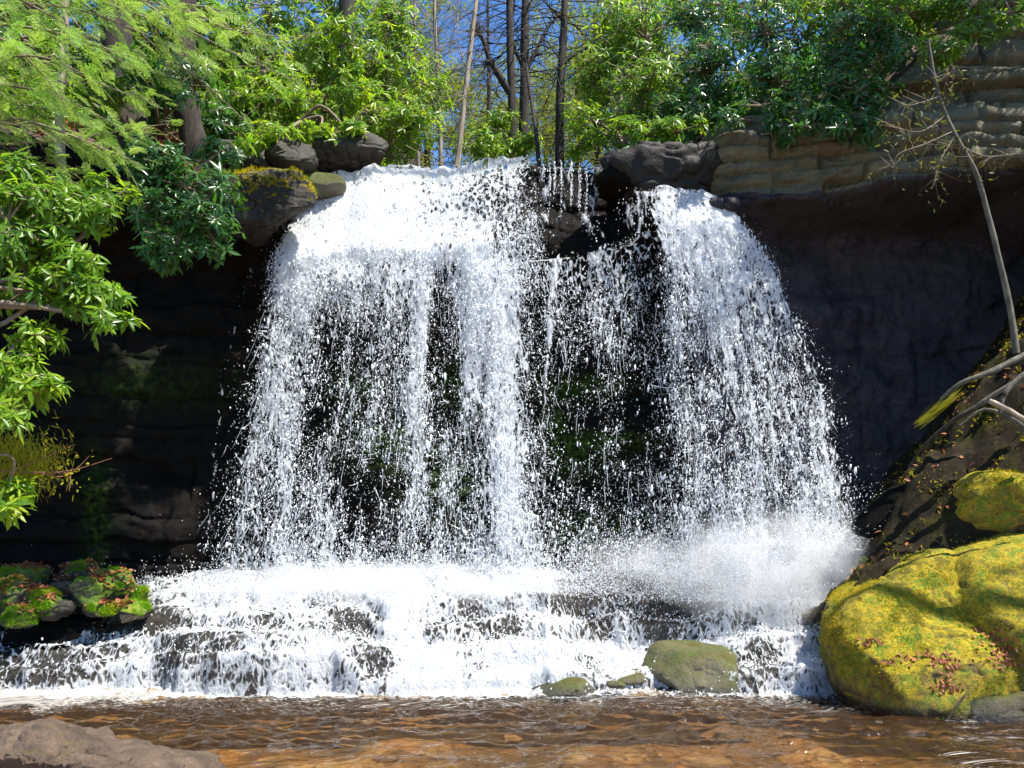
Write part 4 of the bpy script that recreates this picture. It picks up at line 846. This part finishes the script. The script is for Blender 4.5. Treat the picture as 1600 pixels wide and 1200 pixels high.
def bare_tree(label, trunk, r, seed, group, mat, nb=34, blen=1.6, limbs=(), droop=.15, name='tree', needles=0, zmin=.15, nmat='pine', up=.0):
    rng = rs(seed); path = smooth_path([P(*q) for q in trunk], 40); root = thing(name, label, 'tree', path[0], group)
    t = Geo(); t.tube(path, r, r*.55, 10, rough=.10, seed=seed); t.out('trunk', M[mat], root)
    g = Geo(); n = len(path); tips = []
    for lp, lr in limbs:
        q = smooth_path([P(*a) for a in lp], 24); lg = Geo(); lg.tube(q, lr, lr*.35, 6)
        k = 26; i = rng.randint(4, len(q), k); d = unit(rng.normal(0, 1, (k, 3))*[1, .6, .6]); e = q[i]+d*rng.uniform(.2, .8, (k, 1)); lg.segs(q[i], e, lr*.25, .003, 3); tips.append(e); lg.out('limb', M[mat], root)
    p0 = path[(zmin*n+rng.rand(nb)**.9*(1-zmin)*(n-1)).astype(int)]
    az = rng.rand(nb)*2*np.pi; d = np.stack([np.cos(az), np.sin(az)*.8, rng.normal(up, .25, nb)], -1); Lb = blen*rng.uniform(.4, 1.15, nb)
    prev, pr = p0, r*.16*np.ones(nb)
    for j in range(4):
        cur = prev+unit(d)*(Lb/4)[:, None]; g.segs(prev, cur, pr, pr*.72, 4)
        k = nb*(2 if j else 1); ii = rng.randint(0, nb, k); f = rng.rand(k, 1); b = prev[ii]*(1-f)+cur[ii]*f
        dd = unit(d[ii]+rng.normal(0, .6, (k, 3))); e = b+dd*rng.uniform(.12, .5, (k, 1))*blen*.6; g.segs(b, e, pr[ii]*.5, .002, 3); tips.append(e)
        e2 = (b+e)/2; f2 = e2+unit(dd+rng.normal(0, .8, (k, 3)))*rng.uniform(.1, .3, (k, 1))*blen*.5; g.segs(e2, f2, pr[ii]*.35, .0018, 3); tips.append(f2)
        d = d+rng.normal(0, .16, d.shape)+[0, 0, -droop]; prev, pr = cur, pr*.72
    g.out('crown', M['twig'] if mat != 'bark' else M['bark'], root)
    if needles:
        tp = np.vstack(tips); c = tp[rng.randint(0, len(tp), needles)]+rng.normal(0, .10, (needles, 3))
        dd = rng.normal(0, 1, (needles, 3)); 
        V, Fq, a = leaves(c, dd, rng.normal(0, 1, (needles, 3)), rng.uniform(.10, .2, needles), .03, .1, rng.rand(needles))
        mesh('needles', V, Fq, M[nmat], root, False, attrs={'rnd': a})
    return root
GB = 'bare trees standing behind the lip of the falls'
bare_tree('pale slender leaning tree rising straight from the lip of the main fall', [(714, 262, 13.6), (722, 190, 13.6), (732, 100, 13.6), (744, 0, 13.6), (770, -250, 13.6)], .05, 701, GB, 'palebark', 26, .9, limbs=[([(724, 178, 13.6), (705, 215, 13.7), (690, 262, 13.7)], .014), ([(732, 120, 13.6), (716, 60, 13.6), (718, -20, 13.6)], .014)], zmin=.3)
bare_tree('dark conifer trunk with a crooked limb rising to the left', [(803, 300, 17), (800, 160, 17), (797, 60, 17), (796, -60, 17), (796, -400, 17)], .095, 702, GB, 'bark', 32, 1.6, limbs=[([(797, 145, 17), (775, 110, 16.9), (764, 90, 16.9), (756, 65, 16.9), (744, 45, 16.9), (740, 25, 16.8)], .075)])
bare_tree('straight dark conifer trunk forking in the middle of the sky gap', [(816, 300, 18), (819, 170, 18), (820, 60, 18), (822, -60, 18), (825, -400, 18)], .115, 703, GB, 'bark', 32, 1.7, limbs=[([(822, 108, 18), (838, 80, 18), (855, 45, 18), (872, 25, 18.1)], .06), ([(818, 105, 18), (806, 80, 17.9), (800, 50, 17.9), (804, 0, 17.9)], .05)])
bare_tree('thick brown conifer trunk with dead side branches at the right of the sky gap', [(874, 300, 15.5), (875, 160, 15.5), (880, 60, 15.5), (883, -50, 15.5), (886, -400, 15.5)], .085, 704, GB, 'bark', 38, 1.4, limbs=[([(877, 105, 15.5), (900, 85, 15.4), (925, 70, 15.3), (950, 40, 15.2)], .03), ([(879, 30, 15.5), (860, 12, 15.5), (845, -5, 15.5)], .03)])
bare_tree('thin dark sapling leaning left out of the notch', [(843, 280, 14), (838, 210, 14), (829, 150, 14.2), (822, 100, 14.4)], .04, 705, GB, 'bark', 10, .5, zmin=.4)
bare_tree('slim dark pole tree left of the crooked limb', [(765, 300, 19), (764, 150, 19), (763, 80, 19), (762, -10, 19)], .05, 706, GB, 'bark', 26, 1.4)
bare_tree('grey brown bare tree with a haze of fine twigs left of the pale tree', [(690, 300, 17), (686, 150, 17), (680, 50, 17), (674, -150, 17)], .05, 708, GB, 'palebark', 54, 1.7, droop=-.02, up=.5, zmin=.3)
bare_tree('second twiggy bare tree above the left thicket', [(655, 300, 18), (652, 120, 18), (648, 20, 18), (650, -150, 18)], .05, 709, GB, 'palebark', 50, 1.7, droop=-.02, up=.5, zmin=.3)
bare_tree('slim trunk at the right side of the sky gap near the top', [(968, 300, 19), (970, 120, 19), (972, 20, 19), (973, -200, 19)], .055, 710, GB, 'palebark', 40, 1.5)
GP = 'far yellow green pines beyond the bare trees'
for i, (lb, px, y, pyt, nn) in enumerate([('far pine filling the gap right of the thick brown trunk', 930, 26, 20, 7000), ('far pine low behind the pale slender tree', 665, 28, 110, 6000), ('far pine behind the forked conifer at the lip', 780, 34, 165, 4500),
        ('far pine touching the top edge right of centre', 985, 30, -60, 7000), ('far pine in the distance under the forked conifer', 850, 38, 150, 4500), ('far pine behind the left rhododendron thicket', 600, 27, -20, 7000), ('far pine seen between the thick brown trunk and the bright rhododendron', 900, 32, 60, 5000)]):
    bare_tree(lb, [(px, 420, y), (px+3, 250, y), (px+2, (250+pyt)/2, y), (px, pyt, y)], .12, 730+i, GP, 'bark', 60, 3.2, needles=int(nn*1.5), zmin=.2, name='pine_tree')
def old_trunk(label, pts, r0, r1, seed, mat='bark'):
    path = smooth_path([P(*q) for q in pts], 30); root = thing('tree', label, 'tree', path[0]); t = Geo()
    rr = np.linspace(r0, r1, len(path)); rr[:4] *= [1.5, 1.3, 1.15, 1.05]
    t.tube(path, rr, None, 14, rough=.2, seed=seed); t.out('trunk', M[mat], root); return root
old_trunk('broad dark furrowed trunk behind the hemlock sprays', [(212, 330, 11.9), (205, 230, 11.8), (195, 160, 11.8), (185, 90, 11.8), (180, -300, 11.9)], .26, .2, 801)
old_trunk('split brown trunk on the slope behind the drooping twigs', [(306, 300, 12.3), (300, 215, 12.2), (290, 150, 12.2), (285, 80, 12.2), (290, -200, 12.3)], .2, .15, 802)
old_trunk('short brown trunk rising behind the sloping brown rock', [(550, 290, 13.8), (548, 228, 13.8), (545, 180, 13.8), (540, 110, 13.9), (545, -150, 14)], .16, .12, 803)
def undergrowth(label, x0, x1, d0, d1, n, seed, mat, L=.17):
    rng = rs(seed); x = rng.uniform(x0, x1, n); d = d0+(d1-d0)*rng.rand(n)**1.3; y = lip_y(x)+d
    z = ground_z(x, y)+.18*fbm(x*.7, y*.7, 0, 4, 41)+rng.rand(n)*.9*(.6+.6*noise(x*.9, y*.9, 0, seed))
    kp = noise(x*.8, y*.8, 0, seed+1)+.35 > 0; p = np.stack([x, y, z], -1)[kp]
    V, Fq, a = whorls(p, np.array([0, -.3, .8])+rng.normal(0, .4, p.shape), L, rng)
    o = mesh('undergrowth', V, Fq, mat, None, True, attrs={'rnd': a}); tag(o, label, 'undergrowth', kind='stuff')
undergrowth('low evergreen undergrowth covering the left slope behind the thicket', -9.5, -1.0, 1.6, 12, 3800, 860, M['rhodo'], .19)
undergrowth('low evergreen undergrowth covering the slope above the right ledge', 1.6, 8.5, .5, 10, 3000, 861, M['rhodo_d'], .19)
bare_tree('tall bare tree on the right bank shading the big boulder', [(3300, 800, 5.6), (3280, 200, 5.6), (3200, -800, 5.6), (3150, -2200, 5.6)], .14, 870, GB, 'bark', 26, 3.4, zmin=.45)
# curved bare tree on the right bank
def thin_tree():
    path = smooth_path([P(*q) for q in [(1588, 552, 9.6), (1578, 480, 9.6), (1560, 400, 9.6), (1545, 340, 9.6), (1525, 270, 9.6), (1500, 225, 9.6), (1478, 180, 9.6), (1462, 130, 9.6), (1450, 62, 9.6)]], 60)
    root = thing('tree', 'thin grey curved bare tree bending left in front of the dark right cliff', 'tree', path[0]); t = Geo(); t.tube(path, .036, .016, 10, rough=.1, seed=4); t.out('trunk', M['greybark'], root)
    rng = rs(820); g = Geo(); tips = []
    for (a, pts) in [(0, [(1492, 212, 9.6), (1470, 250, 9.55), (1458, 290, 9.5)]), (0, [(1500, 228, 9.6), (1540, 244, 9.5), (1590, 240, 9.5)]), (0, [(1478, 180, 9.6), (1440, 205, 9.5), (1400, 200, 9.5)]), (0, [(1470, 150, 9.6), (1440, 160, 9.5), (1410, 165, 9.5)]), (0, [(1490, 205, 9.6), (1445, 225, 9.5), (1405, 240, 9.45), (1395, 262, 9.45)]), (0, [(1462, 130, 9.6), (1490, 110, 9.5), (1485, 100, 9.5)])]:
        q = smooth_path([P(*b) for b in pts], 16); g = Geo(); g.tube(q, .009, .003, 5); k = 22; i = rng.randint(2, len(q), k); d = unit(rng.normal(0, 1, (k, 3))*[1, .6, .9]+[0, 0, -.4]); e = q[i]+d*rng.uniform(.06, .3, (k, 1)); g.segs(q[i], e, .003, .001, 3); tips.append(e); g.out('branch', M['twig'], root)
    tp = np.vstack(tips); n = 330; c = tp[rng.randint(0, len(tp), n)]+rng.normal(0, .05, (n, 3))
    V, Fq, a = leaves(c, rng.normal(0, 1, (n, 3))+[0, 0, -.4], rng.normal(0, 1, (n, 3)), rng.uniform(.03, .08, n), .016, .2, rng.rand(n)); mesh('leaves', V, Fq, M['seedling'], root, False, attrs={'rnd': a})
thin_tree()
def roots():
    def one(name, label, cat, pts, r0, r1, mat, seed, group=None):
        path = smooth_path([P(*q) for q in pts], 26); g = Geo(); g.tube(path, r0, r1, 9, rough=.22, seed=seed)
        o = g.out(name, M[mat], None, loc=path[0]); tag(o, label, cat, group)
    G = 'grey roots on the right bank'
    one('root', 'thick grey root running along the crest of the right bank', 'root', [(1680, 530, 9.3), (1600, 556, 9.3), (1550, 580, 9.3), (1500, 600, 9.4), (1470, 625, 9.5)], .045, .02, 'greybark', 1, G)
    one('root', 'mossy root just below the crest root of the right bank', 'root', [(1680, 560, 9.1), (1600, 590, 9.1), (1540, 625, 9.2), (1510, 650, 9.3)], .04, .018, 'greybark', 2, G)
    one('root', 'pale root dropping from the crest to the sunlit broken branch', 'root', [(1640, 565, 8.9), (1595, 590, 8.9), (1570, 615, 8.9), (1562, 645, 8.9)], .035, .022, 'greybark', 3, G)
    one('root', 'thin dark root creeping down the middle of the right bank', 'root', [(1560, 620, 9.2), (1500, 650, 9.3), (1450, 690, 9.5), (1420, 730, 9.7)], .03, .012, 'bark', 4, G)
    one('root', 'forked lower root near the moss topped boulder', 'root', [(1620, 690, 9.0), (1590, 660, 9.0), (1540, 640, 9.1), (1500, 665, 9.2)], .028, .012, 'greybark', 5, G)
    one('branch', 'sunlit yellowish broken branch lying across the right bank', 'branch', [(1545, 626, 8.85), (1575, 640, 8.8), (1610, 660, 8.75), (1680, 690, 8.7)], .025, .02, 'palebark', 6)
    one('stick', 'dark wet stick leaning between the big boulder and the pool', 'stick', [(1478, 1128, 8.0), (1500, 1096, 8.1), (1530, 1060, 8.3)], .012, .008, 'bark', 7)
    rng = rs(830); path0 = P(1428, 668, 9.3); n = 150; d = unit(np.array([[1.0, -.1, .85]])+rng.normal(0, .055, (n, 3)))
    V, Fq, a = leaves(path0+rng.normal(0, .02, (n, 3))+rng.rand(n, 1)*np.array([.25, -.02, .2]), d, rng.normal(0, 1, (n, 3)), rng.uniform(.12, .42, n), .006, rng.uniform(.0, .12, n), rng.rand(n))
    o = mesh('grass_tuft', V, Fq, M['fern'], None, False, attrs={'rnd': a}, loc=path0); tag(o, 'bright yellow green tuft of grass blades on the right bank', 'grass tuft')
    g = Geo(); root = thing('bare_twig', 'reddish bare twig with small yellow leaves poking out at the left below the rhododendrons', 'twig', P(-30, 730, 7.2))
    tips = []
    for pts in ([(-30, 735, 7.2), (40, 738, 7.2), (110, 735, 7.2), (175, 716, 7.2)], [(60, 738, 7.2), (95, 745, 7.2), (120, 732, 7.2), (140, 712, 7.2)], [(20, 736, 7.2), (70, 715, 7.2), (118, 694, 7.2)], [(80, 738, 7.2), (108, 742, 7.15), (108, 768, 7.15)]):
        q = smooth_path([P(*b) for b in pts], 16); g.tube(q, .007, .002, 5); tips.append(q)
    g.out('stem', M['redtwig'], root); tp = np.vstack(tips); c = tp[rng.randint(0, len(tp), 60)]+rng.normal(0, .05, (60, 3))
    V, Fq, a = leaves(c, rng.normal(0, 1, (60, 3)), rng.normal(0, 1, (60, 3)), rng.uniform(.02, .045, 60), .02, .1, rng.rand(60)); mesh('leaves', V, Fq, M['fern'], root, False, attrs={'rnd': a})
    n = 1500; c = P(35, 715, 7.4)+rng.normal(0, 1, (n, 3))*[.16, .12, .12]
    V, Fq, a = leaves(c, rng.normal(0, .5, (n, 3))+[0, 0, -1], rng.normal(0, 1, (n, 3)), rng.uniform(.03, .12, n), .008, .1, rng.rand(n))
    o = mesh('moss_clump', V, Fq, M['fern'], None, False, attrs={'rnd': a}, loc=P(35, 730, 7.4)); tag(o, 'hanging golden clump of moss behind the reddish twig at the left edge', 'moss')
roots()

# ------------------------------------------------------------------ litter and moss fuzz
DG = bpy.context.evaluated_depsgraph_get()
def bvh(V):
    nu, nv = V.shape[:2]
    return BVHTree.FromPolygons([tuple(p) for p in V.reshape(-1, 3)], [tuple(int(i) for i in f) for f in grid_faces(nu, nv)])
def cast(tree, px, py):
    d = Vector(P(px, py, 1.0)-np.array([0, 0, H])).normalized(); h = tree.ray_cast(Vector((0, 0, H)), d)
    return (None, None) if h[0] is None else (np.array(h[0]), np.array(h[1]))
def litter_patch(label, V, areas, seed, L=.048):
    rng = rs(seed); t = bvh(V); ps, ns = [], []
    for (px, py, rx, ry, n) in areas:
        for _ in range(n):
            p, q = cast(t, px+rng.normal(0, rx), py+rng.normal(0, ry))
            if p is not None: ps.append(p); ns.append(q if q[2] > 0 else -q)
    p, q = np.array(ps), np.array(ns); n = len(p); d = unit(np.cross(q, rng.normal(0, 1, (n, 3))))+q*rng.uniform(-.1, .5, (n, 1))
    Vv, Fq, a = leaves(p+q*.012, d, q+rng.normal(0, .35, (n, 3)), rng.uniform(.5, 1.2, n)*L, L*.5, rng.uniform(-.5, .5, n), rng.rand(n))
    o = mesh('leaf_litter', Vv, Fq, M['dead'], None, False, attrs={'rnd': a}); tag(o, label, 'dead leaves', kind='stuff')
litter_patch('reddish dead leaves caught on the big mossy boulder', BV, [(1360, 1003, 9, 3, 26), (1385, 1037, 5, 2, 9), (1450, 1028, 22, 5, 40), (1480, 1038, 12, 6, 30), (1480, 1072, 12, 7, 34), (1560, 1000, 14, 12, 50), (1568, 1030, 14, 12, 50), (1530, 978, 8, 8, 20)], 901)
litter_patch('reddish dead leaves in the cleft of the yellow slab', SV, [(1545, 995, 16, 10, 60), (1570, 1025, 14, 12, 60), (1585, 1050, 10, 10, 30)], 902)
def litter_shelf():
    rng = rs(903); n = 4500; px = rng.uniform(-60, 215, n); y = rng.uniform(9.7, 10.9, n); x = (px-800)/F*y
    z = np.full(n, -9.)
    for t in [bvh(v) for v in SHV]:
        for k in range(n):
            h = t.ray_cast(Vector((x[k], y[k], 3)), Vector((0, 0, -1)))[0]
            if h is not None: z[k] = max(z[k], h[2]+.012)
    kp = (z > .5)&(noise(x*4, y*4, 0, 8) > -.05); x, y, z = x[kp], y[kp], z[kp]; n = len(x)
    q = np.tile([0, -.2, 1.], (n, 1)); V, Fq, a = leaves(np.stack([x, y, z], -1), rng.normal(0, 1, (n, 3))*[1, 1, .3], q+rng.normal(0, .25, (n, 3)), rng.uniform(.035, .08, n), .035, rng.uniform(-.4, .4, n), rng.rand(n))
    o = mesh('leaf_litter', V, Fq, M['dead'], None, False, attrs={'rnd': a}); tag(o, 'red and orange dead leaves lying among the stones of the left shelf', 'dead leaves', kind='stuff')
    n = 2600; x = rng.uniform(-6.2, -1.9, n); y = lip_y(x)+rng.uniform(.1, 3.0, n); z = ground_z(x, y)+.05+.18*fbm(x*.7, y*.7, 0, 4, 41)
    V, Fq, a = leaves(np.stack([x, y, z], -1), rng.normal(0, 1, (n, 3))*[1, 1, .3], np.tile([0, -.4, 1.], (n, 1))+rng.normal(0, .4, (n, 3)), rng.uniform(.05, .12, n), .05, rng.uniform(-.5, .5, n), rng.rand(n))
    o = mesh('leaf_litter', V, Fq, M['dead'], None, False, attrs={'rnd': a}); tag(o, 'brown dead leaves on the slope above the golden moss brow', 'dead leaves', kind='stuff')
litter_shelf()
def fuzz(o, n, seed, mat, L=.03, zmin=-.2, mask=.0):
    """short moss blades over the upper faces of a stone, as a part of it"""
    me = o.data; rng = rs(seed); c = np.zeros(len(me.polygons)*3); me.polygons.foreach_get('center', c); c = c.reshape(-1, 3)+np.array(o.location)
    nn = np.zeros(len(me.polygons)*3); me.polygons.foreach_get('normal', nn); nn = nn.reshape(-1, 3); ar = np.zeros(len(me.polygons)); me.polygons.foreach_get('area', ar)
    cen = c.mean(0); 
    if np.mean(np.sum((c-cen)*nn, 1)) < 0: nn = -nn
    w = ar*(nn[:, 2] > zmin)*(fbm(c[:, 0]*4, c[:, 1]*4, c[:, 2]*4, 3, seed) > mask); i = rng.choice(len(c), n, p=w/w.sum())
    p = c[i]+rng.normal(0, .012, (n, 3)); d = unit(nn[i]+rng.normal(0, .6, (n, 3))); l = L*rng.uniform(.4, 1.2, n); sd = unit(np.cross(d, rng.normal(0, 1, (n, 3))))*(l*.16)[:, None]
    p = p-d*.006; V = np.stack([p-sd, p+sd, p+d*l[:, None]], 1).reshape(-1, 3)
    q = bpy.data.objects.new('x', None); bpy.data.objects.remove(q)
    f = mesh('moss', V-np.array(o.location), np.arange(n*3).reshape(-1, 3), mat, None, False, attrs={'rnd': np.repeat(np.clip(.5+.5*fbm(p[:, 0]*5, p[:, 1]*5, p[:, 2]*5, 3, seed+1)+rng.normal(0, .12, n), 0, 1), 3)})
    f.parent = o; f['kind'] = 'stuff'
M['mossblade'] = leaf_mat('moss_blades', [(.06, .13, .006), (.24, .20, .006), (.42, .29, .008), (.52, .36, .01)], [(.12, .26, .01), (.35, .36, .01), (.55, .46, .02), (.6, .5, .02)], .8, .35, .1)
M['mossgreen'] = leaf_mat('moss_blades_green', [(.06, .15, .006), (.14, .28, .008), (.28, .34, .01)], [(.08, .3, .01), (.18, .45, .02), (.35, .5, .02)], .8, .35, .1)
fuzz(BIG, 46000, 910, M['mossblade'], .024, -.1, .02); fuzz(SLAB, 22000, 911, M['mossblade'], .022, -.1, -.1)
for o in list(SC.objects):
    if o.type == 'MESH' and o.parent is None and o.get('group') == SG and 'bare' not in o['label']: fuzz(o, 6000, 912, M['mossgreen'], .026, .0, .12)
    if o.name.startswith('mossy_brow'): fuzz(o, 5000, 913, M['mossblade'], .05, .45, .0)
    if o.type == 'MESH' and o.get('label', '').startswith('moss topped'): fuzz(o, 9000, 914, M['mossblade'], .03, .1, -.1)
for o in list(SC.objects):
    if o.name == 'bank': fuzz(o, 26000, 915, M['mossblade'], .05, .0, .15)
rng_ = rs(916); n_ = 320; x_ = rng_.uniform(3.8, 6.5, n_); y_ = rng_.uniform(8.7, 11.3, n_)
z_ = bank_z(x_, y_)+.01
V_, F_, a_ = leaves(np.stack([x_, y_, z_], -1), rng_.normal(0, 1, (n_, 3)), np.tile([-.5, -.4, 1.], (n_, 1))+rng_.normal(0, .3, (n_, 3)), rng_.uniform(.04, .1, n_), .04, .2, rng_.rand(n_))
tag(mesh('leaf_litter', V_, F_, M['dead'], None, False, attrs={'rnd': a_}), 'scattered brown dead leaves on the dark right bank', 'dead leaves', kind='stuff')
